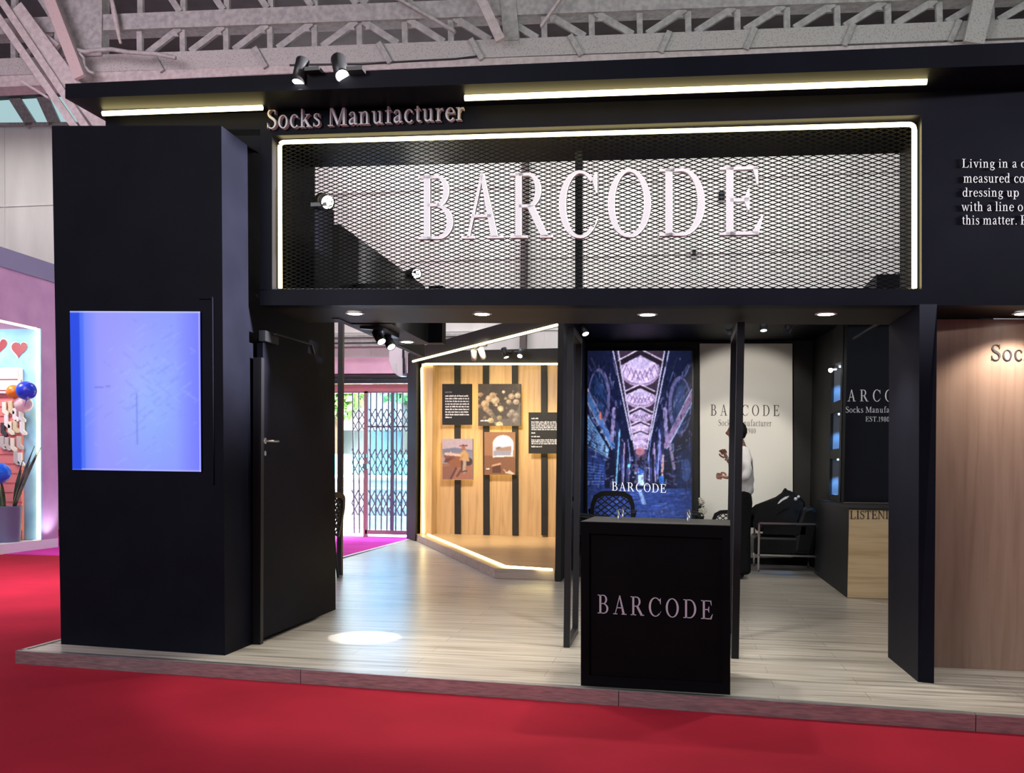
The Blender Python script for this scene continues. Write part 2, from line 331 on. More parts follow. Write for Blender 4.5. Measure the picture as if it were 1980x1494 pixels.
G = {
 'B': (.80, [ST, Rr(0, .96, .3, 1), Rr(0, 0, .3, .04), Rr(.2, .955, .42, 1), El(.42, .758, .26, .242, .135, .197, -90, 90), Rr(.2, .515, .46, .56), El(.43, .27, .34, .27, .205, .225, -90, 90), Rr(.2, 0, .43, .045)]),
 'A': (.98, [[(.145, .02), (.20, .02), (.515, .98), (.455, .98)], [(.70, .02), (.86, .02), (.53, 1.01), (.445, 1.01)], Rr(.27, .33, .70, .375), Rr(.02, 0, .33, .04), Rr(.62, 0, .98, .04)]),
 'R': (.98, [ST, Rr(0, .96, .3, 1), Rr(0, 0, .4, .04), Rr(.2, .955, .42, 1), El(.42, .735, .29, .265, .155, .22, -90, 90), Rr(.2, .47, .46, .515), [(.38, .49), (.55, .50), (.88, .02), (.71, .02)], Rr(.69, 0, .97, .04)]),
 'C': (.90, [El(.48, .5, .46, .515, .325, .47, 46, 316, .015, 30), [(.83, .98), (.865, .98), (.875, .66), (.845, .66), (.76, .88)], [(.80, .14), (.83, .17), (.895, .27), (.865, .28)]]),
 'G': (1.0, [El(.48, .5, .46, .515, .325, .47, 46, 316, .015, 30), [(.83, .98), (.865, .98), (.875, .66), (.845, .66), (.76, .88)], Rr(.74, .06, .88, .42), Rr(.62, .38, .98, .42)]),
 'O': (.96, Ring(.48, .5, .46, .515, .315, .47)),
 'D': (.94, [ST, Rr(0, .96, .3, 1), Rr(0, 0, .3, .04), Rr(.2, .955, .44, 1), Rr(.2, 0, .44, .045), El(.44, .5, .46, .5, .315, .455, -90, 90)]),
 'E': (.80, [ST, STP, Rr(0, 0, .3, .04), Rr(.2, .955, .71, 1), Rr(.2, .49, .55, .54), Rr(.2, 0, .73, .05), [(.62, .97), (.71, 1), (.725, .74), (.70, .74)], [(.46, .53), (.53, .68), (.56, .68), (.56, .36), (.53, .36), (.46, .5)], [(.60, .03), (.72, .0), (.81, .28), (.785, .28)]]),
 'S': (.66, [Ks([(.545, .74), (.50, .92), (.33, .985), (.16, .92), (.105, .76), (.20, .62), (.38, .51), (.53, .38), (.55, .19), (.43, .045), (.25, .02), (.11, .11), (.06, .28)], [.025, .035, .05, .075, .105, .125, .14, .135, .105, .06, .05, .035, .025]), Rr(.535, .72, .565, 1.0), Rr(.045, .0, .075, .30)]),
 'M': (1.2, [Rr(.14, 0, .19, 1), Rr(.93, 0, 1.07, 1), [(.12, 1), (.29, 1), (.66, .14), (.585, .0)], [(.585, 0), (.63, .06), (1.0, 1), (.94, 1)], Rr(0, 0, .33, .04), Rr(.8, 0, 1.19, .04), Rr(0, .96, .25, 1), Rr(1, .96, 1.19, 1)]),
 'L': (.84, [ST, SB, Rr(0, .96, .40, 1), Rr(.2, 0, .72, .05), [(.60, .03), (.71, 0), (.81, .30), (.785, .30)]]),
 'I': (.44, [Rr(.13, 0, .27, 1), Rr(0, 0, .4, .04), Rr(0, .96, .4, 1)]),
 'T': (.86, [Rr(.36, 0, .5, 1), Rr(.05, .955, .81, 1), [(.05, 1), (.13, .96), (.06, .74), (.03, .74)], [(.73, .96), (.81, 1), (.83, .74), (.80, .74)], Rr(.22, 0, .64, .04)]),
 'N': (1.02, [Rr(.14, 0, .19, 1), Rr(.80, .0, .85, 1), [(.08, 1), (.25, 1), (.85, .0), (.80, .0)], Rr(0, 0, .33, .04), Rr(0, .96, .2, 1), Rr(.66, .96, .99, 1)]),
 'P': (.80, [ST, Rr(0, .96, .3, 1), Rr(0, 0, .4, .04), Rr(.2, .955, .42, 1), El(.42, .73, .30, .27, .165, .225, -90, 90), Rr(.2, .46, .42, .505)]),
 '1': (.5, [Rr(.2, 0, .31, .98), Rr(.08, 0, .43, .035), [(.31, .99), (.2, .9), (.07, .84), (.07, .80), (.2, .84)]]),
 '9': (.58, Ring(.27, .68, .24, .32, .125, .275) + [Ks([(.46, .66), (.44, .40), (.30, .14), (.06, .01)], [.1, .1, .075, .03])]),
 '8': (.58, Ring(.28, .76, .2, .24, .10, .2) + Ring(.28, .26, .24, .27, .125, .225)),
 '0': (.58, Ring(.28, .5, .25, .5, .135, .455)),
 '.': (.26, [Dot(.13, .06, .065)]), ',': (.26, [Dot(.13, .06, .065)]), ' ': (.32, []),
 'a': (.60, [Rr(.35, .08, .46, .5), Ks([(.10, .50), (.15, .62), (.27, .66), (.38, .61), (.405, .46)], [.09, .05, .045, .075, .11]), Ks([(.40, .40), (.22, .32), (.11, .22), (.12, .09), (.22, .04), (.33, .09), (.41, .17)], [.035, .05, .09, .1, .085, .05, .035]), Ks([(.405, .12), (.46, .03), (.57, .07)], [.1, .06, .03])]),
 'c': (.58, [El(.32, .33, .29, .35, .175, .305, 52, 318, .015, 20), Dot(.49, .54, .058)]),
 'd': (.72, Ring(.29, .33, .26, .345, .145, .30) + [Rr(.46, 0, .57, 1.02), Rr(.36, .98, .57, 1.02), Rr(.5, 0, .68, .035)]),
 'b': (.72, Ring(.40, .33, .26, .345, .145, .30) + [Rr(.1, 0, .21, 1.02), Rr(0, .98, .2, 1.02)]),
 'e': (.60, [El(.31, .33, .28, .35, .165, .305, 8, 322, .01, 22), Rr(.1, .36, .58, .40)]),
 'f': (.44, [Rr(.16, 0, .27, .8), Ks([(.215, .68), (.222, .84), (.275, .97), (.385, 1.005), (.475, .93)], [.11, .11, .085, .065, .11]), Rr(.03, .625, .42, .66), Rr(.05, 0, .4, .035)]),
 'g': (.64, Ring(.29, .44, .22, .235, .115, .195) + [Ks([(.20, .25), (.12, .15), (.24, .06), (.44, .03), (.55, -.08), (.47, -.22), (.27, -.27), (.10, -.20), (.10, -.08), (.2, .01)], [.04, .07, .09, .1, .09, .06, .05, .06, .05, .03]), Rr(.44, .57, .62, .62)]),
 'h': (.74, lstem(1.02) + n_arch(.1)),
 'i': (.38, lstem(.66) + [Dot(.155, .90, .068)]),
 'k': (.76, lstem(1.02) + [[(.2, .29), (.25, .27), (.56, .63), (.50, .63)], [(.28, .38), (.40, .44), (.68, .02), (.52, .02)], Rr(.44, 0, .74, .035), Rr(.38, .625, .66, .66)]),
 'l': (.38, lstem(1.02)),
 'n': (.74, lstem(.66) + n_arch(.1)),
 'm': (1.12, lstem(.66) + n_arch(.1) + n_arch(.49)),
 'o': (.68, Ring(.33, .33, .30, .35, .185, .305)),
 'p': (.74, Ring(.40, .33, .27, .345, .155, .30) + [Rr(.1, -.3, .21, .66), Rr(0, .62, .2, .66), Rr(0, -.3, .33, -.265)]),
 'r': (.50, lstem(.66) + [Ks([(.2, .46), (.29, .60), (.43, .60)], [.04, .06, .12])]),
 's': (.52, [Ks([(.40, .50), (.36, .62), (.24, .655), (.13, .59), (.14, .47), (.27, .37), (.40, .27), (.41, .11), (.27, .02), (.13, .05), (.07, .19)], [.025, .035, .045, .075, .095, .11, .105, .08, .045, .035, .025]), Rr(.39, .48, .42, .67), Rr(.055, .0, .085, .2)]),
 't': (.42, [Rr(.13, .09, .24, .82), Rr(.02, .625, .38, .66), Ks([(.185, .14), (.25, .035), (.39, .07)], [.11, .075, .03])]),
 'u': (.72, [Rr(.1, .14, .21, .66), Ks([(.155, .22), (.20, .07), (.32, .03), (.46, .13)], [.11, .1, .065, .04]), Rr(.45, 0, .56, .66), Rr(0, .62, .2, .66), Rr(.36, .62, .56, .66), Rr(.5, 0, .67, .035)]),
 'v': (.68, [[(.07, .65), (.20, .65), (.385, .0), (.32, .0)], [(.52, .65), (.57, .65), (.385, 0), (.33, .06)], Rr(0, .625, .28, .66), Rr(.42, .625, .68, .66)]),
 'w': (1.0, [[(.07, .65), (.19, .65), (.345, .0), (.29, .0)], [(.49, .65), (.53, .65), (.345, 0), (.30, .06)], [(.42, .65), (.53, .65), (.70, .0), (.645, .0)], [(.84, .65), (.885, .65), (.70, 0), (.655, .06)], Rr(0, .625, .27, .66), Rr(.74, .625, 1.0, .66)]),
}
def glyphs(text, track=.08):
    out = []; x = 0.0
    for ch in text:
        w, pr = G[ch]
        out.append((ch, [[(px + x, py) for px, py in p] for p in pr])); x += w + track
    return out, x - track
class Quad:                                      # maps text units onto four world corners
    def __init__(s, tl, tr, br, bl): s.c = [Vector(p) for p in (tl, tr, br, bl)]
    def p(s, u, v):
        tl, tr, br, bl = s.c
        return (bl * (1 - u) + br * u) * (1 - v) + (tl * (1 - u) + tr * u) * v
def text_parts(text, quad, depth, track=.08, back=None):
    """quad: baseline-to-cap-top rectangle; depth: how far the letters stand out of the surface"""
    g, W_ = glyphs(text, track)
    q = quad.c; nrm = (q[1] - q[0]).cross(q[3] - q[0]).normalized()
    if nrm.dot(CAM - q[0]) < 0: nrm = -nrm
    res = []
    for ch, polys in g:
        if not polys: continue
        b = MB()
        for pl in polys:
            pts = [quad.p(x / W_, y) for x, y in pl]
            b.prism(pts, nrm * depth)
        res.append((ch, b))
    return res
def text_mesh(name, text, quad, depth, material, parent, track=.08):
    b = MB()
    for ch, p in text_parts(text, quad, depth, track): b.add(p.v, p.f)
    return b.build(name, material, parent)
def letter_sign(name, text, quad, depth, material, label, cat, track=.08, spans=None, part='letter'):
    o = empty(name, quad.p(.5, 0), label, cat)
    if spans:                                    # each letter given its own stretch along the line
        for ch, (u0, u1) in zip(text, spans):
            sub = Quad(quad.p(u0, 1), quad.p(u1, 1), quad.p(u1, 0), quad.p(u0, 0))
            text_parts(ch, sub, depth)[0][1].build(part, material, o)
    else:
        for ch, b in text_parts(text, quad, depth, track): b.build(part, material, o)
    return o

# ------------------------------------------------------------------ a small raster painter for pictures carried by coloured grids
class Canvas:
    def __init__(s, x0, y0, x1, y1, nx, ny, bg):
        s.nx, s.ny = nx, ny
        s.X, s.Y = np.meshgrid(np.linspace(x0, x1, nx), np.linspace(y0, y1, ny))
        s.a = np.zeros((ny, nx, 3)); s.a[:] = bg
    def put(s, mask, c, al=1.0): s.a[mask] = s.a[mask] * (1 - al) + np.array(c[:3], float) * al
    def poly(s, pts, c, al=1.0):
        inside = np.zeros(s.X.shape, bool); n = len(pts)
        for i in range(n):
            xa, ya = pts[i]; xb, yb = pts[(i + 1) % n]
            if ya == yb: continue
            cond = ((ya > s.Y) != (yb > s.Y)) & (s.X < (xb - xa) * (s.Y - ya) / (yb - ya) + xa)
            inside ^= cond
        s.put(inside, c, al)
    def ell(s, cx, cy, rx, ry, c, al=1.0, inner=0.0):
        d = ((s.X - cx) / rx) ** 2 + ((s.Y - cy) / ry) ** 2
        s.put((d <= 1) & (d >= inner), c, al)
    def line(s, p, q, w, c, al=1.0):
        px, py = p; dx, dy = q[0] - px, q[1] - py; L2 = dx * dx + dy * dy
        t = np.clip(((s.X - px) * dx + (s.Y - py) * dy) / L2, 0, 1)
        s.put(np.hypot(s.X - px - t * dx, s.Y - py - t * dy) <= w / 2, c, al)
    def speck(s, amt, seed=1, sx=1, sy=1):
        r = np.random.RandomState(seed).rand(s.ny // sy + 2, s.nx // sx + 2)
        r = np.kron(r, np.ones((sy, sx)))[:s.ny, :s.nx]
        s.a *= (1 - amt / 2 + amt * r)[..., None]
    def blur(s, k=1):
        for _ in range(k):
            p = np.pad(s.a, ((1, 1), (1, 1), (0, 0)), 'edge')
            s.a = (p[1:-1, 1:-1] * 2 + p[:-2, 1:-1] + p[2:, 1:-1] + p[1:-1, :-2] + p[1:-1, 2:]) / 6
    def build(s, name, quad, material, parent):
        """quad: world TL, TR, BR, BL"""
        tl, tr, br, bl = [np.array(p) for p in quad]; o = np.array(ORG[parent.name])
        u = np.linspace(0, 1, s.nx)[None, :, None]; v = np.linspace(0, 1, s.ny)[:, None, None]
        P = ((tl * (1 - u) + tr * u) * (1 - v) + (bl * (1 - u) + br * u) * v).reshape(-1, 3) - o
        idx = np.arange(s.nx * s.ny).reshape(s.ny, s.nx)
        F = np.stack([idx[1:, :-1], idx[1:, 1:], idx[:-1, 1:], idx[:-1, :-1]], -1).reshape(-1, 4)
        me = bpy.data.meshes.new(name); me.from_pydata(P.tolist(), [], F.tolist())
        c = np.clip(s.a / 255.0, 0, 1); c = np.where(c <= .04045, c / 12.92, ((c + .055) / 1.055) ** 2.4)
        at = me.color_attributes.new('Col', 'FLOAT_COLOR', 'POINT')
        at.data.foreach_set('color', np.concatenate([c.reshape(-1, 3), np.ones((s.nx * s.ny, 1))], 1).ravel())
        me.materials.append(material)
        ob = bpy.data.objects.new(name, me); COL.objects.link(ob); ob.parent = parent; ORG[ob.name] = ORG[parent.name]
        return ob
# ================================================================== the hall
b = MB().box((-17, -9, -.12), (11, 11.0, -.08)); struct(b.build('floor', 'carpet'), 'bright red carpet covering the hall aisle and running round the booth', 'floor')
b = MB().box((-17, -9, 8.10), (11, 11.2, 8.2)); struct(b.build('ceiling', 'roof'), 'dark grey sheet roof of the hall above the lattice trusses', 'ceiling')
GX0, GX1, GZ = -6.35, -3.75, 2.52
b = MB()
b.box((-17, 11.0, -.1), (GX0, 11.15, 8.7)); b.box((GX1, 11.0, -.1), (11, 11.15, 8.7)); b.box((GX0, 11.0, GZ + .2), (GX1, 11.15, 8.7))
for zz in (3.6, 4.85, 6.1): b.box((-17, 10.985, zz), (11, 11.0, zz + .02))
for k in range(27): b.box((-17 + k * 1.05, 10.988, 2.8), (-16.985 + k * 1.05, 11.0, 8.6))
struct(b.build('wall_back', 'beige'), 'pale beige clad wall at the far end of the hall', 'wall')
q0, q1 = onY(1010, 420, 10.9), onY(1021, 420, 10.9)
b = MB().box((q0.x, 10.75, -.08), (q1.x, 10.97, 8.7)); tag(b.build('hall_column', mat('brown_steel', (.10, .075, .075, 1), .7)), 'slim brown steel column against the hall wall behind the mesh sign', 'column')
b = MB()                                          # daylit glazing high at the left
p = [onY(-60, 178, 10.95), onY(132, 176, 10.95), onY(150, 238, 10.95), onY(-60, 242, 10.95)]
b.prism(p, (0, -.03, 0)); win = b.build('window_1', 'skylight'); struct(win, 'pale teal high-level window at the far left of the hall', 'window')
b = MB()
for (a, c, w) in (((20, 176), (62, 242), .20), ((78, 176), (108, 242), .22), ((-60, 176), (-60, 242), .2), ((-60, 242), (150, 240), .06)):
    b.bar(onY(*a, 10.9), onY(*c, 10.9), w, .08, (0, 1, 0))
b.build('window_frame', 'truss', win)

for i_, (px_, py_, w_) in enumerate(((1395, 379, .10), (1342, 488, .06))):
    q_ = onY(px_, py_, 10.97); tag(MB().box((q_.x - w_ / 2, 10.9, q_.z - w_ * .6), (q_.x + w_ / 2, 10.985, q_.z + w_ * .6)).build('junction_box', 'blackmetal'), ('larger', 'smaller')[i_] + ' black box on the hall wall seen through the mesh sign', 'box')
struct(MB().box((-10.5, 6.3, -.0795), (-4.33, 10.95, -.076)).build('carpet_glow_patch', noisy(mat('carpet_daylight_tint', (.6, .04, .36, 1), .95, spec=.1), (.52, .035, .30, 1), (.62, .045, .38, 1), nscale=2)), 'magenta patch, daylight glow painted onto the carpet before the folding gate', 'floor')  # magenta daylight glow on the red carpet, put into a coloured sheet
# ------------------------------------------------------------------ lattice truss
TP = Plane((-7.15, 6.56), (4.15, 7.22))
def chordline(x, a, b_): return a + (b_ - a) * (x - 0) / 1980.0
lc_top = lambda x: chordline(x, 113, 36); lc_bot = lambda x: chordline(x, 147, 72)
uc_bot = lambda x: chordline(x, 66, -8); uc_top = lambda x: chordline(x, 36, -46)
tr = empty('roof_truss', TP.at(990, 90), 'long lattice steel roof truss with a perforated lower chord above the booth', 'roof truss', None)
def slab(x0, x1, ft, fb, off, dep, name, mt, par=None):
    b = MB(); b.prism([TP.at(x0, fb(x0), off), TP.at(x1, fb(x1), off), TP.at(x1, ft(x1), off), TP.at(x0, ft(x0), off)], TP.n * dep)
    return b.build(name, mt, par)
slab(-200, 2180, lc_top, lc_bot, 0, .30, 'lower_chord', 'perf', tr)
slab(-200, 2180, uc_top, uc_bot, 0, .28, 'upper_chord', 'truss', tr)
xs = []; x = 28.0; k = 0
while x < 2080: xs.append(x); x += 80 + 22 * x / 1980
for i, x in enumerate(xs):
    if 100 < x < 215: continue
    b = MB(); b.bar(TP.at(x, lc_top(x) + 2, .1), TP.at(x - 1, uc_bot(x) - 2, .1), .075, .06, TP.n); b.build('vertical_strut', 'truss', tr)
    b = MB(); b.bar(TP.at(x + 1, uc_top(x) + 2, .1), TP.at(x, uc_top(x) - 95, .1), .075, .06, TP.n); b.build('vertical_strut', 'truss', tr)
    if i + 1 < len(xs):
        x2 = xs[i + 1]
        fwd = x < 640 or x > 1180
        a, c = (x + 14, x2 - 6) if fwd else (x2 - 14, x + 6)
        b = MB(); b.bar(TP.at(a, lc_top(a) + 2, .06), TP.at(c, uc_bot(c) + 2, .06), .085, .05, TP.n); b.build('diagonal_strut', 'truss', tr)
        b = MB(); b.bar(TP.at(c, uc_top(c) + 2, .06), TP.at(a, uc_top(a) - 95, .06), .085, .05, TP.n); b.build('diagonal_strut', 'truss', tr)
        g = -1 if fwd else 1
        b = MB(); b.prism([TP.at(c - g * -12, uc_bot(c) - 1, .03), TP.at(c + g * 14, uc_bot(c) - 1, .03), TP.at(c + g * 14, uc_bot(c) + 17, .03), TP.at(c - g * -4, uc_bot(c) + 17, .03)], TP.n * .02); b.build('gusset_plate', 'truss', tr)
# wide post where the truss is spliced
b = MB(); b.prism([TP.at(105, lc_top(105) + 2, -.03), TP.at(196, lc_top(196) + 2, -.03), TP.at(198, -70, -.03), TP.at(105, -70, -.03)], TP.n * .2); b.build('splice_plate', 'truss', tr)
b = MB(); b.prism([TP.at(974, lc_top(974) + 3, -.02), TP.at(1004, lc_top(1004) + 3, -.02), TP.at(992, -60, -.02), TP.at(962, -60, -.02)], TP.n * .2); b.build('splice_plate', 'truss', tr)
# slanted hoops round the lower chord
for x in (740, 918, 1110, 1285, 1450, 1640, 1845, 500, 300):
    fwd = x < 1150
    a, c = (x - 8, x + 14) if fwd else (x + 10, x - 8)
    b = MB(); b.bar(TP.at(a, lc_top(a) - 2, -.03), TP.at(c, lc_bot(c) + 3, -.03), .07, .04, TP.n); b.build('hoop', 'truss', tr)
b = MB(); b.prism([TP.at(-200, 178, .0), TP.at(560, 141, .0), TP.at(1300, 112, .0), TP.at(2180, 80, .0), TP.at(2180, 70, .0), TP.at(1300, 100, .0), TP.at(560, 126, .0), TP.at(-200, 152, .0)], TP.n * .3)
tag(b.build('purlin', 'pinksteel'), 'pinkish steel purlin running under the lattice truss', 'beam')
# near braces that cross in front of the truss
BP = Plane((-7.15, 6.12), (4.15, 6.78))
def brace(name, a, c, w, mt, label, dep=.06, off=0.0, par=None):
    b = MB(); b.bar(BP.at(*a, off), BP.at(*c, off), w, dep, BP.n); o = b.build(name, mt, par)
    if label: tag(o, label, 'roof brace', None)
    return o
brace('roof_brace', (82, -40), (155, 150), .15, noisy(mat('punched_brace', (.5, .4, .4, 1), .7), (.30, .22, .22, 1), (.50, .39, .38, 1), nscale=30, lo=.08, hi=.2, vor=True), 'pale punched brace at top left, right of the twin-angle brace')
rb = empty('roof_brace', BP.at(150, 245), 'pinkish twin-angle brace coming down behind the corner block at top left', 'roof brace')
for (a, c, w, o_) in (((-12, 20), (330, 512), .095, 0), ((-2, -6), (342, 509), .095, .02), ((30, 15), (390, 501), .22, .1)):
    b = MB(); b.bar(BP.at(*a, o_), BP.at(*c, o_), w, .03, BP.n); b.build('angle', 'pinksteel', rb)
brace('roof_brace', (20, 18), (112, 92), .10, 'pinksteel', 'short pinkish brace crossing behind the punched brace at top left', off=.25)
brace('roof_brace', (922, -20), (968, 78), .12, M['pinksteel'], 'pale punched brace above the middle of the sign', off=.2)
brace('roof_brace', (1908, -30), (1882, 84), .24, M['perf'], 'broad perforated brace at the top right of the photo', off=.2)
brace('roof_brace', (738, -20), (880, 62), .035, M['truss'], 'thin stay slanting down right of the upper middle truss', off=.3)
brace('roof_brace', (1090, -10), (1046, 52), .03, M['pinksteel'], 'thin stay slanting down left, right of the middle brace', off=.3)
brace('roof_brace', (30, 150), (95, 190), .03, M['pinksteel'], 'thin pinkish stay just left of the black corner block top', off=.2)
b = MB(); b.tube([BP.at(214, -10, .3), BP.at(222, 30, .3), BP.at(233, 84, .3)], [.022, .04, .018], 6); tag(b.build('hanging_hook', 'pinksteel'), 'pinkish hook rod hanging beside the truss splice at upper left', 'hook')
b = MB(); b.tube([BP.at(x, y, .1) for x, y in ((146, 96), (165, 100), (185, 97), (214, 95), (250, 101), (300, 104), (340, 112))], .028, 6)
b.tube([BP.at(x, y, .1) for x, y in ((150, 99), (162, 112), (164, 128), (172, 138), (182, 142))], .02, 6)
tag(b.build('cable', 'truss'), 'loose grey cable lying along the truss lower chord at left', 'cable')
b = MB(); b.tube([TP.at(x, y, -.012) for x, y in ((560, 126), (600, 125), (700, 124), (800, 118), (880, 114), (930, 108))], .012, 6)
tag(b.build('cable', 'blackmetal'), 'thin black cable hanging along the purlin above the sign', 'cable')

# ================================================================== the booth platform
FLp, FRp = onZ(33, 1258), onZ(1980, 1388)
tv = (FRp - FLp).normalized(); FR2 = FLp + tv * 9.2
pl = empty('booth_platform', FLp, 'low raised platform with pale wood-look laminate under the whole black booth', 'platform')
pb = [FLp, FR2, Vector((FR2.x, 10.2, 0)), Vector((-4.30, 10.2, 0)), Vector((-4.12, 1.0, 0))]
b = MB(); b.prism([p + Vector((0, 0, -.004)) for p in pb], (0, 0, -.07)); b.build('deck_core', 'blackgrey', pl)
b = MB(); b.loft([p + Vector((0, 0, -.004)) for p in pb], pb); b.build('laminate_floor', 'laminate', pl)
nrm = Vector((tv.y, -tv.x, 0))
cuts = [33, 583, 1197, 1886]
pos = [0.0] + [(onZ(c, 1258 + (c - 33) * 130 / 1947.) - FLp).dot(tv) for c in cuts[1:]] + [9.2]
for i in range(len(pos) - 1):
    p, q = FLp + tv * (pos[i] + .002), FLp + tv * (pos[i + 1] - .002)
    b = MB(); b.loft([p - Vector((0, 0, .08)), q - Vector((0, 0, .08)), q - Vector((0, 0, .08)) + nrm * .012, p - Vector((0, 0, .08)) + nrm * .012],
                     [p + Vector((0, 0, .004)), q + Vector((0, 0, .004)), q + Vector((0, 0, .004)) + nrm * .012, p + Vector((0, 0, .004)) + nrm * .012])
    b.prism([p + Vector((0, 0, .001)), q + Vector((0, 0, .001)), q - nrm * .045 + Vector((0, 0, .001)), p - nrm * .045 + Vector((0, 0, .001))], (0, 0, .004))
    b.build('edge_trim', 'alu', pl)
p, q = FLp, Vector((-4.12, 1.0, 0)); sv = (q - p).normalized(); sn = Vector((-sv.y, sv.x, 0))
b = MB(); b.prism([p, q, q - sn * .03, p - sn * .03], (0, 0, .005)); b.prism([p + Vector((0, 0, -.08)), q + Vector((0, 0, -.08)), q, p], sn * .012); b.build('edge_trim', 'alu', pl)
b = MB(); b.box((-4.32, 1.02, -.02), (-4.27, 10.2, .006)); b.build('edge_trim', 'white', pl)

# ================================================================== storage block at the left corner
P0, P1 = onZ(118, 1245), onZ(435, 1267)
CP = Plane((P0.x, P0.y), (P1.x, P1.y))
sb = empty('storage_block', (P0 + P1) / 2, 'tall matte black storage block at the left corner of the booth', 'storage block')
fr = [CP.at(118, 1245), CP.at(435, 1267), CP.at(428, 243), CP.at(100, 243)]
RX = P1.x; BY = onZ(650, 1178).y
bk = [Vector((p.x, BY, p.z)) for p in fr]; bk[1].x = RX; bk[2].x = fr[2].x
b = MB(); b.loft(fr, bk); b.build('body', 'black', sb)
b = MB()                                          # thin raised border round the lit screen
for (a, c) in (((410, 576), (412, 936)), ((384, 576), (411, 576))):
    b.bar(CP.at(*a, -.006), CP.at(*c, -.006), .012, .012, CP.n)
b.build('screen_border', 'black', sb)
# lit blue screen let into the block
sc = empty('blue_screen', CP.at(262, 912), 'glowing pale blue lit screen on the front of the black storage block', 'screen')
qd = [CP.at(135, 601, -.012), CP.at(387, 602, -.012), CP.at(389, 912, -.012), CP.at(140, 908, -.012)]
b = MB(); b.prism(qd, CP.n * .010); b.build('housing', 'blackmetal', sc)
cv = Canvas(0, 0, 252, 310, 127, 156, (142, 152, 255))
X, Y = cv.X, cv.Y
base = np.stack([138 + 14 * np.exp(-((X - 130) / 60) ** 2 - ((Y - 120) / 120) ** 2) + 10 * np.exp(-((X - 70) / 60) ** 2), 150 + 26 * np.exp(-((X - 150) / 70) ** 2 - ((Y - 170) / 130) ** 2), 252 + 0 * X], -1)
cv.a = base
ed = np.clip((X - 205) / 47, 0, 1)[..., None]; cv.a = cv.a * (1 - ed) + np.array([112, 120, 255]) * ed
ed = np.clip((55 - X) / 40, 0, 1)[..., None]; cv.a = cv.a * (1 - ed) + np.array([95, 125, 255]) * ed
rs = np.random.RandomState(4)
for k in range(170):
    t = rs.rand(); cx_ = 150 + rs.randn() * 45; cy_ = 150 + rs.randn() * 70; l_ = 4 + rs.rand() * 16; s_ = 1 if rs.rand() < .7 else -1
    cv.line((cx_, cy_), (cx_ + l_, cy_ - s_ * l_ * .75), 1.5 + rs.rand() * 2, (122, 136, 246) if rs.rand() < .5 else (162, 180, 255), .35)
cv.line((130, 160), (131, 300), 1.4, (80, 95, 215), .55); cv.line((45, 149), (78, 146), 1.6, (85, 85, 205), .6)
cv.poly([(0, 0), (20, 0), (19, 310), (0, 310)], (22, 70, 226)); cv.poly([(20, 0), (27, 0), (26, 310), (19, 310)], (62, 105, 246), .7)
cv.blur(1)
cv.line((0, 1), (252, 1), 2.5, (200, 205, 255), .7); cv.line((250.5, 0), (250.5, 310), 2.5, (205, 200, 255), .7); cv.line((20, 308.5), (252, 308.5), 2.5, (190, 190, 255), .7)
cv.build('picture', [CP.at(135, 601, -.0135), CP.at(387, 602, -.0135), CP.at(389, 912, -.0135), CP.at(140, 908, -.0135)], colour_grid('blue_screen_glow', emit=1.0), sc)
# door in the side of the storage block
DZ = 2.06; dy0, dy1 = onZ(495, 1243).y, onZ(612, 1194).y
dr = empty('door_1', (RX + .03, dy0, 0), 'black flush door in the side of the storage block with a chrome lever handle', 'door'); dr['kind'] = 'structure'
b = MB(); b.box((RX + .008, dy0, .03), (RX + .05, dy1, DZ)); b.build('leaf', 'black', dr)
b = MB(); b.box((RX + .004, dy0 - .05, 0), (RX + .062, dy0 - .004, DZ - .13)); b.build('hinge_post', 'blackmetal', dr)
hp = onX(511, 852, RX + .05)
b = MB(); b.lathe([(.022, 0), (.022, .008)], hp, (1, 0, 0)); b.tube([hp, hp + Vector((.05, 0, 0)), hp + Vector((.052, .11, 0))], .008, 8)
b.lathe([(.018, 0), (.018, .008)], hp - Vector((0, 0, .085)), (1, 0, 0)); hd = b.build('handle', 'chrome', dr)
cp = onX(503, 648, RX + .05)
b = MB(); b.box((RX + .05, cp.y - .02, cp.z - .04), (RX + .095, cp.y + .2, cp.z + .03)); b.bar(Vector((RX + .11, cp.y + .1, cp.z + .02)), Vector((RX + .11, cp.y + .75, cp.z + .03)), .022, .012)
b.bar(Vector((RX + .11, cp.y + .75, cp.z + .03)), Vector((RX + .03, cp.y + 1.0, cp.z + .0)), .022, .012); b.build('door_closer', 'blackmetal', dr)

# ================================================================== header with mesh sign
HP = Plane((-2.82, .45), (1.5, .25)); n_ = HP.n
hd_ = empty('portal_header', HP.at(1150, 590), 'deep black header box over the booth entrance with an open mesh front', 'header')
TH = .12
tl, trr, br_, bl_ = (526, 262), (1782, 222), (1782, 559), (526, 559)
cb = lambda x: 196 - (x - 126) * .039           # lower edge of the crown
def face(pts, off=0.0, dep=TH): return [HP.at(x, y, off) for x, y in pts], n_ * dep
b = MB()
for pts in ([(204, cb(204)), (2150, cb(2150) - 40), (2150, 214), trr, tl, (204, 262)], [(502, 262), tl, bl_, (502, 562)], [trr, (2150, 214), (2150, 590), (1812, 590), br_],
            [(502, 559), br_, (1812, 590), (502, 590)], [(400, 250), (503, 250), (503, 300), (496, 292)]):
    b.prism(*face(pts))
b.build('front_wall', 'black', hd_)
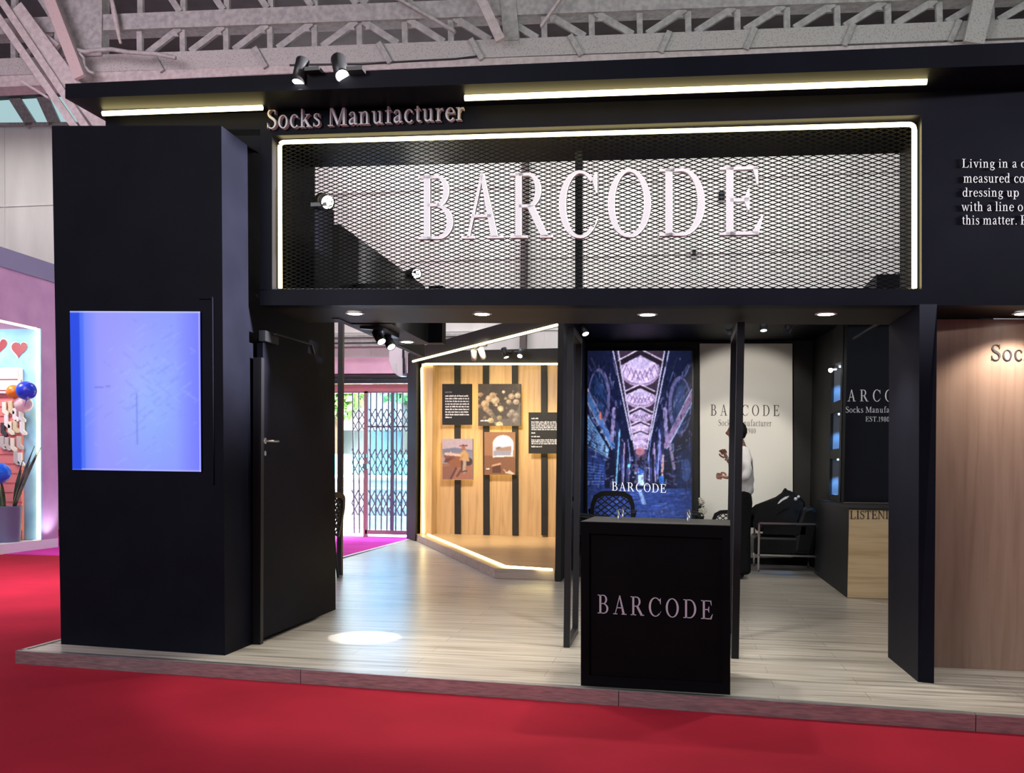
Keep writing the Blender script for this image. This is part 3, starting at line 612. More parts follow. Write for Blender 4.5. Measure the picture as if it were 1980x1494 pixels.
# box interior: roof, cheeks, soffit
def back(pt, d): return HP.at(*pt, 0) + n_ * d
b = MB(); b.prism([back(tl, TH), back(trr, TH), back(trr, .68), back(tl, .68)], (0, 0, .04)); b.build('box_roof', 'black', hd_)
c = HP.t
b = MB(); b.prism([back(tl, TH), back(bl_, TH), back(bl_, .68), back(tl, .68)], -c * .04); b.build('cheek', 'black', hd_)
b = MB(); b.prism([back(trr, TH), back(br_, TH), back(br_, .68), back(trr, .68)], c * .04); b.build('cheek', 'black', hd_)
zl, zr = HP.at(502, 590).z, HP.at(1812, 590).z
s0, s1 = HP.at(502, 590, .01), HP.at(1812, 590, .01)
e0, e1 = onZ(600, 625, zl), onZ(1760, 627, zr)
d_ = ((e0 - s0).dot(n_) + (e1 - s1).dot(n_)) / 2
b = MB(); b.loft([s0, s1, s1 + n_ * d_, s0 + n_ * d_], [p + Vector((0, 0, .09)) for p in (s0, s1, s1 + n_ * d_, s0 + n_ * d_)]); b.build('soffit', 'blackgrey', hd_)
r0, r1 = HP.at(1812, 590, .01), HP.at(2150, 590, .01)
WY = onZ(1860, 1292).y
b = MB(); b.prism([r0, r1, Vector((r1.x, WY, r1.z)), Vector((r0.x, WY, r0.z))], (0, 0, .06)); b.build('soffit', 'black2', hd_)
b = MB(); k0, k1 = HP.at(126, 162, -.34), HP.at(2150, 74, -.34); k2, k3 = HP.at(2150, cb(2150) + 2, -.34), HP.at(126, 190, -.34)
b.prism([k0, k1, k2, k3], n_ * .46); b.build('crown', 'black', hd_)
# expanded mesh
mq = Quad(HP.at(540, 274, TH + .0), HP.at(1769, 238, TH + .0), HP.at(1770, 560, TH + .0), HP.at(541, 560, TH + .0))
NCOL, NROW = 60, 39
vs = []; fs = []
su = .0085 / NROW * 10; hw = .115 / NROW; tk = n_ * .003
for i in range(2 * NROW):
    base = len(vs)
    for k in range(2 * NCOL + 1):
        u = k / (2 * NCOL); sg = 1 if (k + i) % 2 == 0 else -1
        v = min(max((i * .5 + .25 + .25 * sg) / NROW, 0), 1)
        for dv, dt in ((-hw, 0), (hw, 0), (hw, 1), (-hw, 1)):
            vs.append(mq.p(u, min(max(v + dv, 0), 1)) + tk * dt)
    for k in range(2 * NCOL):
        a = base + 4 * k
        for j in range(4): fs.append((a + j, a + (j + 1) % 4, a + 4 + (j + 1) % 4, a + 4 + j))
mp_ = empty('mesh_panel', mq.p(.5, 0), 'black expanded metal mesh panel behind the large white sign letters', 'mesh panel')
b = MB(); b.add(vs, fs); b.build('expanded_mesh', 'meshmetal', mp_)
b = MB()
for (a, c2) in ((mq.p(0, 0), mq.p(0, 1)), (mq.p(0, 1), mq.p(1, 1)), (mq.p(1, 1), mq.p(1, 0)), (mq.p(1, 0), mq.p(0, 0))): b.bar(a + tk * 4, c2 + tk * 4, .02, .02, n_)
b.build('frame', 'blackmetal', mp_)
a0, a1 = HP.at(1119.5, 294, .3), HP.at(1119.5, 562, .3)
b = MB(); b.bar(a0, a1, .046, .04, n_); b.build('support_post', 'blackmetal', mp_)
# LED strips
def led(path, label, r=.016, group=None):
    b = MB(); b.tube(path, r, 8); return tag(b.build('led_strip', 'led'), label, 'light strip', group)
def rounded(P, rad):
    out = [P[0]]
    for i in range(1, len(P) - 1):
        a, c_, d2 = Vector(P[i - 1]), Vector(P[i]), Vector(P[i + 1]); u = (a - c_).normalized(); w = (d2 - c_).normalized()
        for k in range(6):
            t = k / 5; out.append((c_ + u * rad) * (1 - t) ** 2 + c_ * 2 * t * (1 - t) + (c_ + w * rad) * t * t)
    return out + [P[-1]]
led(rounded([HP.at(542, 557, .075), HP.at(541, 275, .075), HP.at(1768, 240, .075), HP.at(1768, 557, .075)], .035), 'glowing warm white strip framing three sides of the mesh sign', .0145)
led([HP.at(199, 219.5, -.12), HP.at(507, 208, -.12)], 'short glowing strip under the header edge above the storage block', .017)
led([HP.at(899, 189.5, -.175), HP.at(1792, 157.5, -.18)], 'long glowing strip under the header edge above the mesh sign', .018)
# sign letters
def hq(a, b2, c2, d2, off): return Quad(HP.at(*a, off), HP.at(*b2, off), HP.at(*c2, off), HP.at(*d2, off))
L0 = 812.; W0 = 1474. - 812.
sp = [((a - L0) / W0, (b2 - L0) / W0) for a, b2 in ((812, 886), (899, 985), (999, 1083), (1093, 1171), (1187, 1272), (1286, 1374), (1397, 1474))]
letter_sign('lettering', 'BARCODE', hq((812, 343), (1474, 324), (1474, 456), (812, 465), .045), .035, 'white', 'huge white raised capital letters fixed to the black mesh panel', 'sign lettering', spans=sp)
letter_sign('lettering', 'Socks Manufacturer', hq((520, 215), (901, 198), (901, 235), (520, 252), -.001), .035, 'white', 'white raised letters on the black header just above the mesh sign', 'sign lettering', track=.06)
def textline(name, text, prefix, x0, x1, yt, yb, plane_at, depth, mt, par, track=.07, dy=0.0):
    wp = glyphs(prefix, track)[1]; wf = glyphs(text, track)[1]; xe = x0 + (x1 - x0) * wf / wp
    dd = dy * (xe - x0)
    return text_mesh(name, text, Quad(plane_at(x0, yt), plane_at(xe, yt + dd), plane_at(xe, yb + dd), plane_at(x0, yb)), depth, mt, par, track)
tp = empty('wall_text', HP.at(1920, 434), 'paragraph of white serif text on the black wall at the right edge of the photo', 'wall text')
at = lambda x, y: HP.at(x, y, -.001)
for text, pre, x0, x1, yt, yb in (('Living in a c', 'Living in a', 1860.5, 1967, 307, 324), ('measured co', 'measured', 1863, 1954, 335, 353), ('dressing up', 'dressing up', 1861, 1971, 363, 380), ('with a line o', 'with a line', 1859, 1961, 390, 408), ('this matter. P', 'this matter.', 1860, 1967, 416, 434)):
    textline('text_line', text, pre, x0, x1, yt, yb, at, .0006, 'print', tp, .05)

# ------------------------------------------------------------------ pillars and frames of the entrance
b = MB()
g = [onZ(1775, 1318), onZ(1806, 1321)]; g2 = onZ(1717, 1270); g3 = g[1] + (g2 - g[0])
t_ = [onZ(1778, 588, 2.17), onZ(1812, 588, 2.17)]; t2 = onZ(1719, 627, 2.17); t3 = t_[1] + (t2 - t_[0])
b.loft([g[0], g[1], g3, g2], [t_[0], t_[1], t3, t2]); tag(b.build('portal_pillar', 'black'), 'black flat pillar carrying the right end of the entrance header', 'pillar')
# wood clad wall on the right
WPl = Plane((1.5, WY), (3.0, WY))
b = MB(); b.prism([WPl.at(1804, 1290), WPl.at(2150, 1303), WPl.at(2150, 617), WPl.at(1806, 617)], (0, .1, 0)); wr = b.build('wood_wall_panel', 'oakdark')
tag(wr, 'pinkish oak clad wall panel right of the black pillar', 'wall panel')
textline('lettering', 'Socks Manufacturer', 'Soc', 1916, 1979, 666, 696.5, lambda x, y: WPl.at(x, y, -.001), .006, 'ink', wr, .06)
def portal_frame(px_front, px_back, label, wd=.042):
    a, c2 = onZ(*px_front), onZ(*px_back); o = empty('entrance_portal', a, label, 'metal frame', None)
    c2 = a + Vector((0, (c2 - a).y, 0)); H = 2.155
    for p in (a, c2): b = MB(); b.box((p.x - wd / 2, p.y - wd / 2, 0), (p.x + wd / 2, p.y + wd / 2, H)); b.build('post', 'blackmetal', o)
    for z in (wd / 2, H - wd / 2): b = MB(); b.bar(a + Vector((0, wd / 2, z)), c2 + Vector((0, -wd / 2, z)), wd, wd); b.build('rail', 'blackmetal', o)
portal_frame((1096, 1251), (1115, 1224), 'tall black steel frame standing left of the reception counter')
portal_frame((1421, 1272), (1411, 1236), 'tall black steel frame standing right of the reception counter', .046)

# ------------------------------------------------------------------ lights
def spotlight(lens, direction, r, L_, mount, label, power=0, angle=.9, target=None, group=None, mt='housing', glow=None):
    d = Vector(direction).normalized(); o = empty('spotlight', mount, label, 'spotlight', group)
    b = MB(); b.lathe([(r * .96, -L_), (r, -L_ * .98), (r, 0.0), (r * .86, 0.0), (r * .84, -.012)], lens, d, 20); b.build('housing', mt, o)
    b = MB(); b.lathe([(r * .85, -.011), (r * .85, -.006)], lens, d, 20); b.build('lens', glow or 'lens', o)
    bp = Vector(lens) - d * (L_ * .55)
    b = MB(); b.tube([bp, (bp + Vector(mount)) / 2, mount], r * .22, 8); b.box(Vector(mount) - Vector((r * 1.1, r * 1.1, .012)), Vector(mount) + Vector((r * 1.1, r * 1.1, .012))); b.build('bracket', mt, o)
    if power: lamp(o, 'spotlight_beam', Vector(lens) + d * .01, target if target else Vector(lens) + d, power, angle, radius=r * .6)
    return o
def downlight(px, z, label, power, angle=2.0, group='recessed downlights in the entrance soffit', zoff=0.0):
    p = onZ(*px, z); o = empty('downlight', p, label, 'downlight', group)
    b = MB(); b.lathe([(.066, -.004), (.066, .0), (.05, .0), (.05, -.006)], p, (0, 0, 1), 24); b.build('trim_ring', 'white', o)
    b = MB(); b.lathe([(.049, -.0065), (.049, -.001)], p, (0, 0, 1), 24); b.build('lens', 'lens', o)
    lamp(o, 'downlight_beam', p - Vector((0, 0, .02)), p - Vector((0, 0, 1)), power, angle, .5, radius=.04)
    return o
zf = lambda px: zl + (zr - zl) * (px - 502) / 1310.
for px, lab in (((686, 605), 'leftmost recessed downlight in the entrance soffit, by the storage block'), ((932, 606), 'second recessed downlight in the entrance soffit from the left'), ((1252, 607), 'recessed downlight in the soffit above the reception counter'), ((1597, 606), 'rightmost recessed downlight in the entrance soffit, near the pillar')):
    downlight(px, zf(px[0]) - .002, lab, 70 if px[0] > 1100 else 46)
    if px[0] < 700: lamp(None, 'downlight_pool', onZ(690, 605, zf(690)) - Vector((0, 0, .025)), onZ(705, 1232), 260, .235, .12, (1, .96, .9), .01)
downlight((1980, 605), HP.at(1980, 590).z - .003, 'recessed downlight in the soffit above the oak wall panel', 42, 2.3, None)
SPc = lambda x, y, o_=-.36: HP.at(x, y, o_)
spotlight(SPc(576, 160), (-.10, -.25, -.95), .042, .16, SPc(608, 138), 'black spotlight pointing down on top of the header, left of the pair', 120, .8, SPc(576, 160) + Vector((.4, -.1, -2.4)))
spotlight(SPc(662, 147), (.34, -.55, -.75), .046, .20, SPc(690, 138), 'black spotlight facing out on top of the header, right of the pair', 60, 1.2)
for px, d, lab in (((634, 391), (.62, -.70, -.35), 'bright spotlight glowing through the upper left of the mesh'), ((806, 529), (.55, -.8, -.2), 'bright spotlight glowing through the lower left of the mesh')):
    p = onX(*px, -2.30); spotlight(p, d, .05, .12, Vector((-2.36, p.y + .04, 2.945)), lab, 40, 1.3)
# ================================================================== inside the booth: left beam, posts
zb = 2.26
R1 = onZ(831, 664, zb); L1 = onZ(781, 672, zb)
bx0, bx1, by1 = L1.x, R1.x, R1.y + .05
b = MB(); b.box((bx0, 1.25, zb), (bx1, by1, zb + .30)); b.box((bx0 - .05, .98, zb + .0), (bx0, 3.34, 2.93)); lb = b.build('ceiling_beam', 'blackgrey'); tag(lb, 'black ceiling beam running back beside the storage block with a track light', 'beam')
b = MB(); b.box((bx1, by1 - .1, zb + .0), (onX(856, 640, bx1).x + .02 + (onY(856, 640, by1).x - bx1), by1 + .03, zb + .48)); tag(b.build('ceiling_beam', 'black'), 'short black cross beam meeting the side beam above the display', 'beam')
downlight((787, 660), zb - .002, 'small recessed downlight under the black side beam', 25, 2.0, None)
tr0, tr1 = onZ(726, 631, zb - .015), onZ(766, 650, zb - .015)
tk_ = empty('track_light', (tr0 + tr1) / 2, 'twin spotlight track fixed to the black side beam above the gate', 'track light')
b = MB(); b.bar(tr0, tr1, .05, .03); b.bar(tr0 + Vector((.0, .1, 0)), Vector((bx0 + .03, tr0.y + .1, zb)), .03, .03); b.build('track', 'blackmetal', tk_)
for lp, tp_ in (((738, 661), .25), ((757, 671), .75)):
    mt_ = tr0.lerp(tr1, tp_); l_ = onY(*lp, mt_.y - .03); d = Vector((.42, -.35, -.6)).normalized()
    b = MB(); b.lathe([(.034, -.115), (.036, -.113), (.036, 0), (.031, 0), (.03, -.01)], l_, d, 18); b.tube([mt_, l_ - d * .07], .009, 6); h_ = b.build('spot_head', 'blackmetal', tk_)
    b = MB(); b.lathe([(.031, -.008), (.031, -.003)], l_, d, 18); b.build('lens', 'lens', h_)
    lamp(tk_, 'track_beam', l_ + d * .01, l_ + d, 25, 1.0)
pp = onZ(657, 1111); b = MB(); b.box((pp.x - .027, pp.y - .027, 0), (pp.x + .027, pp.y + .027, 3.0)); tag(b.build('steel_post', 'blackmetal'), 'slender black steel post beside the lattice chair at the back edge of the platform', 'post')
# black post at the left end of the display, white air unit behind
a, c2 = onZ(786, 1041), onZ(803, 1046)
b = MB(); b.prism([a, c2, c2 + Vector((0, .5, 0)), a + Vector((0, .5, 0))], (0, 0, 3.07)); tag(b.build('end_post', 'blackgrey'), 'broad black post at the left end of the oak display', 'post')
a, c2 = onY(762, 728, 9.8), onY(781, 668, 9.8)
b = MB(); pts = [onY(x, y, 9.8) for x, y in ((779, 726), (768, 726), (758, 716), (752, 698), (752, 676), (757, 668), (770, 670), (778, 676))]
b.prism(pts, (0, .25, 0)); au = empty('air_unit', pts[0], 'white rounded air unit hanging left of the oak display', 'air unit'); b.build('casing', 'white', au, .01)
b = MB(); b.bar(onY(780, 674, 9.78), onY(780, 692, 9.78), .03, .03); b.bar(onY(781, 692, 9.78), onY(781, 722, 9.78), .028, .02); b.build('pipe', 'blackgrey', au)
b = MB(); b.prism([onY(x, y, 9.795) for x, y in ((762, 704), (766, 702), (768, 722), (764, 722))], (0, -.01, 0)); b.build('vent_plate', 'print', au)
b = MB(); b.bar(onY(780, 668, 10.05), onY(780, 668, 11.0), .05, .05); b.build('hanger', 'blackmetal', au)

# ================================================================== gate and outdoors
struct(MB().box((GX0, 11.0, -.08), (GX1, 11.1, -.075)).build('trim_1', 'concrete'), 'threshold strip of the hall doorway', 'threshold')
b = MB(); z0, z1 = onY(700, 757, 10.95).z, onY(700, 743, 10.95).z
b.box((GX0 - .1, 10.9, z0), (GX1 + .1, 11.0, z1)); tag(b.build('door_lintel', 'lintel'), 'red painted lintel over the folding gate', 'lintel')
b = MB(); b.box((GX0 - .1, 10.86, onY(700, 741, 10.9).z), (GX1 + .1, 10.98, onY(700, 734, 10.9).z)); b.box((GX0, 10.88, onY(700, 731, 10.9).z), (GX1, 10.98, onY(700, 727, 10.9).z)); tag(b.build('shutter_rail', 'blackmetal'), 'dark rail above the red lintel of the gate', 'rail')
b = MB(); zz0, zz1 = onY(700, 723, 10.9).z, onY(700, 690, 10.9).z
b.loft([Vector((GX0, 10.8, zz0)), Vector((GX1, 10.8, zz0)), Vector((GX1, 10.98, zz1)), Vector((GX0, 10.98, zz1))], [Vector((GX0, 10.98, zz0)), Vector((GX1, 10.98, zz0)), Vector((GX1, 11.0, zz1)), Vector((GX0, 11.0, zz1))]); tag(b.build('pink_glow_hood', 'pinkglow'), 'sloping panel above the gate carrying a painted pink glow', 'hood')  # pink glow on the wall, modelled as a coloured sloping panel
b = MB()
for yy in (650, 660, 668): b.box((GX0 - .3, 10.9, onY(700, yy, 10.95).z - .02), (GX1 + .3, 10.99, onY(700, yy, 10.95).z + .02))
tag(b.build('wall_pipe', 'truss'), 'three grey pipes running along the hall wall above the gate', 'pipe')
gt = empty('folding_gate', onY(720, 1030, 10.9), 'folding lattice steel gate with a pinkish frame in the hall doorway', 'gate')
gz = lambda y: onY(715, y, 10.9).z
gx = lambda x, y=900: onY(x, y, 10.9).x
b = MB()
for x in (708,): b.box((gx(x) - .035, 10.86, -.08), (gx(x) + .035, 10.94, z0))
b.box((gx(708), 10.86, gz(1032)), (GX1, 10.94, gz(1024))); b.box((GX0, 10.86, z0 - .03), (GX1, 10.94, z0)); b.build('frame', 'gatepink', gt)
b = MB(); b.box((gx(759) - .03, 10.87, -.0), (gx(759) + .03, 10.93, z0)); b.box((gx(711), 10.885, gz(826)), (GX1, 10.9, gz(823))); b.build('middle_stile', 'gategrey', gt)
b = MB()
bars = [(681, 686), (693, 696)] + [(716 + 11.5 * k, 716 + 11 * k) for k in range(4)] + [(767 + 11 * k, 766 + 11 * k) for k in range(3)]
for xt, xb in bars: b.bar(Vector((gx(xt), 10.9, z0)), Vector((gx(xb), 10.9, -.02)), .022, .02, (0, 1, 0))
for grp in ([681, 693, 706], [713, 725, 736, 747, 758], [762, 774, 785, 796]):
    for i in range(len(grp) - 1):
        xa, xb = gx(grp[i]), gx(grp[i + 1])
        for (ya, yb) in ((790, 812), (812, 834), (868, 893), (893, 918), (948, 972), (972, 996)):
            b.bar(Vector((xa, 10.89, gz(ya))), Vector((xb, 10.89, gz(yb))), .018, .01, (0, 1, 0)); b.bar(Vector((xa, 10.91, gz(yb))), Vector((xb, 10.91, gz(ya))), .018, .01, (0, 1, 0))
b.build('lattice', 'gategrey', gt)
b = MB(); b.box((gx(704), 10.83, gz(906)), (gx(712), 10.87, gz(896))); b.box((gx(707), 10.82, gz(884)), (gx(711), 10.87, gz(878))); b.build('lock', 'chrome', gt)
b = MB(); b.box((gx(712), 10.955, .02), (GX1, 10.965, z0)); b.build('glass_pane', 'blueglass', gt)
# outdoors
b = MB(); b.box((-16, 11.15, -.14), (3, 13.6, -.09)); struct(b.build('pavement', 'paleground'), 'pale sunlit paving just outside the gate', 'pavement')
st = empty('outdoor_stair', (-6, 13.2, -.09), 'broad grey outdoor steps beyond the gate', 'stair')
for k in range(5):
    b = MB(); b.box((-14, 13.2 + k * .32, -.09), (2, 13.2 + k * .32 + .34 + (9 if k == 4 else 0), .12 + k * .19 + .04)); b.box((-14, 13.18 + k * .32, .12 + k * .19), (2, 13.3 + k * .32, .12 + k * .19 + .045)); b.build('step', 'concrete', st)
b = MB(); b.box((-14, 14.9, .92), (2, 24, .95)); struct(b.build('terrace', 'paleground'), 'pale sunlit terrace at the top of the outdoor steps', 'terrace')
b = MB(); b.box((-14, 19.0, .95), (2, 19.15, 1.5)); tag(b.build('low_wall', mat('turquoise_paint', (.10, .55, .62, 1), .6)), 'turquoise low wall beyond the outdoor steps', 'wall')
b = MB(); b.box((-14, 23.0, .95), (2, 23.2, 2.3)); tag(b.build('fence', mat('grey_green_fence', (.16, .20, .20, 1), .8)), 'grey green fence below the trees outside', 'fence')
b = MB(); b.box((-16, 26.0, .95), (2, 26.2, 6.5)); struct(b.build('sky_backdrop', 'paleground'), 'pale backdrop added as bright sky behind the trees outside', 'wall')  # backdrop added to give a bright sky behind the foliage
def tree(x, y, h, r, label, seed):
    rn = random.Random(seed); o = empty('tree', (x, y, .9), label, 'tree', None)
    b = MB(); b.tube([(x, y, .9), (x + .1, y, .9 + h * .35), (x - .05, y, .9 + h * .7)], [.16, .12, .06], 8); b.build('trunk', 'trunk', o)
    b = MB()
    for k in range(700):
        th = rn.random() * 2 * PI; ph = math.acos(2 * rn.random() - 1); rr = r * (.45 + .55 * rn.random())
        c = Vector((x + rr * math.sin(ph) * math.cos(th), y + rr * math.sin(ph) * math.sin(th), .9 + h * .68 + rr * .8 * math.cos(ph)))
        a = Vector((rn.uniform(-1, 1), rn.uniform(-1, 1), rn.uniform(-1, 1))).normalized() * .17; e = a.cross(Vector((rn.random(), rn.random(), 1))).normalized() * .10
        b.add([c - a, c + e, c + a, c - e], [(0, 1, 2, 3)])
    b.build('foliage', mat('sunlit_leaf', (.20, .36, .10, 1), .6), o)
tree(-10.0, 21.4, 3.6, 1.0, 'leafy green tree seen through the left leaf of the gate', 3)
tree(-8.0, 21.9, 4.2, 0.92, 'leafy green tree seen behind the lattice of the gate', 5)

# ================================================================== oak display stage
F1, F2, F3 = onZ(804, 1045), onZ(957, 1118), onZ(1074, 1122)
WB = Plane((-4.05, 9.64), (-1.87, 9.40)); SZ = .11
wb = lambda x: 9.64 - (x + 4.05) * .24 / 2.18
ds = empty('display_stage', F2, 'light oak display stage with an angled front and lit edge', 'display stage')
pl_ = [F1, F2, F3 - Vector((.01, 0, 0)), Vector((F3.x - .01, wb(F3.x), 0)), Vector((F1.x - .12, wb(F1.x - .12), 0))]
b = MB(); b.prism([p + Vector((0, 0, SZ - .004)) for p in pl_], (0, 0, -(SZ - .006))); b.build('riser', 'oakgrey', ds)
b = MB(); b.prism([p + Vector((0, 0, SZ)) for p in pl_], (0, 0, -.004)); b.build('deck', 'oakdeck', ds)
WT = 2.86
b = MB(); b.prism([Vector((F1.x - .12, wb(F1.x - .12), SZ)), Vector((F3.x - .01, wb(F3.x), SZ)), Vector((F3.x - .01, wb(F3.x), WT)), Vector((F1.x - .12, wb(F1.x - .12), WT))], (0, .1, 0)); b.build('back_panel', 'oak', ds)
J0, J1 = onZ(803, 1042, .05), onZ(813, 1046, .05)
b = MB(); b.prism([Vector((J0.x, F1.y - .02, SZ)), Vector((J1.x, F1.y - .02, SZ)), Vector((J1.x + .02, wb(J1.x) + .01, SZ)), Vector((J0.x, wb(J0.x), SZ))], (0, 0, WT - SZ)); b.build('side_panel', 'oak', ds)
b = MB(); hx0 = F1.x - .02; b.prism([Vector((hx0, wb(hx0) - .14, WT)), Vector((F3.x - .01, wb(F3.x) - .14, WT)), Vector((F3.x - .01, wb(F3.x) - .14, WT + .21)), Vector((hx0, wb(hx0) - .14, WT + .21))], (0, .2, 0)); b.build('header', 'blackgrey', ds)
bt = []
for (xa, xb) in ((880, 891), (935, 946.5), (991, 1002.5), (1047, 1058.5)):
    b = MB(); b.prism([WB.at(xa + .5, 1034, -.0), WB.at(xb + .5, 1034.5, -.0), WB.at(xb - .5, 704, -.0), WB.at(xa - .5, 704, -.0)], (0, -.05, 0)); b.build('batten', 'blackgrey', ds)
led([onZ(827, 1032.5, SZ + .012), onZ(978, 1095, SZ + .012), onZ(1068, 1101, SZ + .012)], 'glowing strip along the front edge of the oak display stage', .013)
fz = WB.at(815, 705, -.16)
led(rounded([onY(818.5, 1031, F1.y - .035), onY(815, 703.5, F1.y - .035), WB.at(1078, 703.5, -.16)], .10), 'glowing strip up the left side and along the top of the oak display', .017)
A_, B_ = onZ(800, 697, 2.85), onZ(1074, 627.5, 2.85); dv = (B_ - A_).normalized(); B_ = B_ + dv * .06; sn_ = Vector((dv.y, -dv.x, 0))
b = MB(); b.prism([A_ + Vector((0, 0, .0)), B_, B_ - sn_ * .12, A_ - sn_ * .12], (0, 0, .19)); tag(b.build('display_beam', 'blackgrey'), 'slanting black beam with a lit lower edge over the display stage', 'beam')
led([A_ + sn_ * .012 - Vector((0, 0, .012)), B_ + sn_ * .012 - Vector((0, 0, .012))], 'glowing strip along the slanting beam above the display stage', .017)
# display spots
def cyl_spot(lens, d, r, L_, mount, label, power, mt='housing', group=None): return spotlight(lens, d, r, L_, mount, label, power, 1.1, None, group, mt)
Yd = wb(-2.6) - .45
for lp, d, up, lab in (((979, 691), (.35, -.25, -1), (984, 672), 'left of two black spotlights on the header of the oak display'), ((1005, 688.5), (-.05, -.75, -.75), (1001, 672), 'right of two black spotlights on the header of the oak display')):
    l_ = onY(*lp, Yd); spotlight(l_, d, .045, .16, onY(up[0], 680, wb(-2.6) - .16), lab, 18, 1.2, Vector((l_.x, 8.2, .4)))
for lp, d, up, lab in (((917, 688), (-.1, .9, -.8), (921, 676), 'left of two lit grey spotlights under the slanting beam'), ((933, 685), (.2, .8, -.9), (937, 672), 'right of two lit grey spotlights under the slanting beam')):
    t0 = A_.lerp(B_, .46 if lp[0] < 925 else .52); l_ = onY(*lp, t0.y + .05); spotlight(l_ + Vector(d).normalized() * .06, d, .042, .15, Vector((l_.x + .02, t0.y, 2.84)), lab, 30, 1.3, Vector((l_.x - .1, 9.5, 1.4)), None, M['truss'])
# boards on the battens
def board(name, px, label, cat, paint=None, nx=48, ny=60, bg=(30, 30, 36), off=-.17, depth=.03, face=None):
    x0, y0, x1, y1 = px; q = [WB.at(x0, y0, off), WB.at(x1, y0, off), WB.at(x1, y1, off), WB.at(x0, y1, off)]
    o = empty(name, (q[2] + q[3]) / 2, label, cat)
    b = MB(); b.prism(q, WB.n * depth); b.build('panel', face or 'blackgrey', o)
    b = MB(); m0 = [WB.at(x0 + 4, y0 + 4, off + depth), WB.at(x1 - 4, y0 + 4, off + depth), WB.at(x1 - 4, y1 - 4, off + depth), WB.at(x0 + 4, y1 - 4, off + depth)]
    for i in range(4): b.bar(m0[i] + WB.n * .012, m0[(i + 1) % 4] + WB.n * .012, .02, .015, WB.n)
    b.build('backlight', 'led_soft', o)
    b = MB(); xm = (x0 + x1) / 2
    for yy in (y0 + 14, y1 - 14): b.bar((WB.at(x0 + 10, yy, off + depth)), (WB.at(x0 + 10, yy, -.0)), .02, .02); b.bar((WB.at(x1 - 10, yy, off + depth)), (WB.at(x1 - 10, yy, -.0)), .02, .02)
    b.build('standoff', 'blackmetal', o)
    if paint:
        cv = Canvas(x0, y0, x1, y1, nx, ny, bg); paint(cv)
        cv.build('picture', [WB.at(x0, y0, off - .001), WB.at(x1, y0, off - .001), WB.at(x1, y1, off - .001), WB.at(x0, y1, off - .001)], colour_grid(name + '_print', rough=.45), o)
    return o
def greek(o, lines, h, mt='print', off=-.172, gap=.72):   # unreadable small print: rows of word-long marks
    b = MB(); rn = random.Random(5)
    for x0, x1, y in lines:
        x = x0
        while x < x1 - 1:
            w = min(rn.uniform(2.2, 9.0), x1 - x)
            k = 0
            n = max(2, int(w / .9))
            for j in range(n):
                xa = x + w * j / n; xb = x + w * (j + gap) / n; up = .9 if rn.random() < .25 else 0
                b.prism([WB.at(xa, y, off), WB.at(xb, y, off), WB.at(xb, y - h - up, off), WB.at(xa, y - h - up, off)], WB.n * .001)
            b.prism([WB.at(x, y - h * .35, off), WB.at(x + w, y - h * .35, off), WB.at(x + w, y - h * .65, off), WB.at(x, y - h * .65, off)], WB.n * .001)
            x += w + 1.1
    b.build('small_print', mt, o)
o = board('text_board', (855, 742, 912, 821), 'black text board at the top left of the oak display', 'board')
textline('heading', 'BARCODE', 'BARCODE', 860.5, 874, 756.6, 759.4, lambda x, y: WB.at(x, y, -.1705), .001, M['alu'], o)
greek(o, [(861, 907, 766.7 + 5.15 * k) for k in range(8)] + [(861, 873.5, 808)], 2.3)
def flowers(c):
    c.a[:] = (74, 64, 50); rn = np.random.RandomState(8)
    c.ell(990, 805, 40, 30, (105, 98, 90), .8); c.ell(975, 770, 30, 40, (60, 52, 40), .7); c.speck(.3, 2)
    for cx, cy, r, col in ((938, 787, 8, (190, 160, 118)), (946, 775, 7, (196, 165, 125)), (958, 779, 8, (200, 172, 134)), (953, 768, 7, (184, 152, 112)), (940, 798, 6, (165, 136, 98)), (929, 766, 5, (176, 142, 104)), (989, 770, 6, (188, 162, 128)), (998, 782, 6, (180, 158, 130)), (1001, 768, 6, (190, 165, 132)), (984, 782, 5, (176, 152, 118)), (974, 760, 3, (235, 215, 180)), (968, 797, 6, (188, 166, 120)), (969, 800, 4, (212, 194, 140)), (946, 804, 6, (140, 122, 100)), (950, 810, 5, (128, 112, 94)), (949, 824, 6, (190, 168, 112)), (966, 818, 5, (150, 135, 95)), (966, 834, 7, (216, 196, 150)), (990, 805, 6, (150, 136, 118)), (998, 812, 6, (142, 130, 114)), (985, 812, 5, (138, 126, 110)), (996, 824, 6, (128, 118, 104)), (938, 818, 4, (108, 96, 80)), (926, 792, 4, (150, 120, 88)), (960, 790, 3, (200, 180, 140)), (978, 775, 3, (160, 140, 100))):
        cy = 742 + (cy - 742) * .86
        c.ell(cx, cy, r, r * .9, col, .95); c.ell(cx - r * .25, cy - r * .2, r * .55, r * .5, tuple(min(255, v + 28) for v in col), .8); c.ell(cx + r * .35, cy + r * .35, r * .4, r * .35, tuple(v * .72 for v in col), .6)
        for k in range(3): c.ell(cx + rn.randn() * r * .8, cy + rn.randn() * r * .8, r * .28, r * .28, tuple(v * .85 for v in col), .6)
    c.blur(1)
o = board('flower_picture', (924.5, 742, 1007, 823), 'picture of pale roses on a dark ground at the top middle of the oak display', 'picture', flowers, 84, 82)
greek(o, [(929, 946, 814.5)], 2.6)
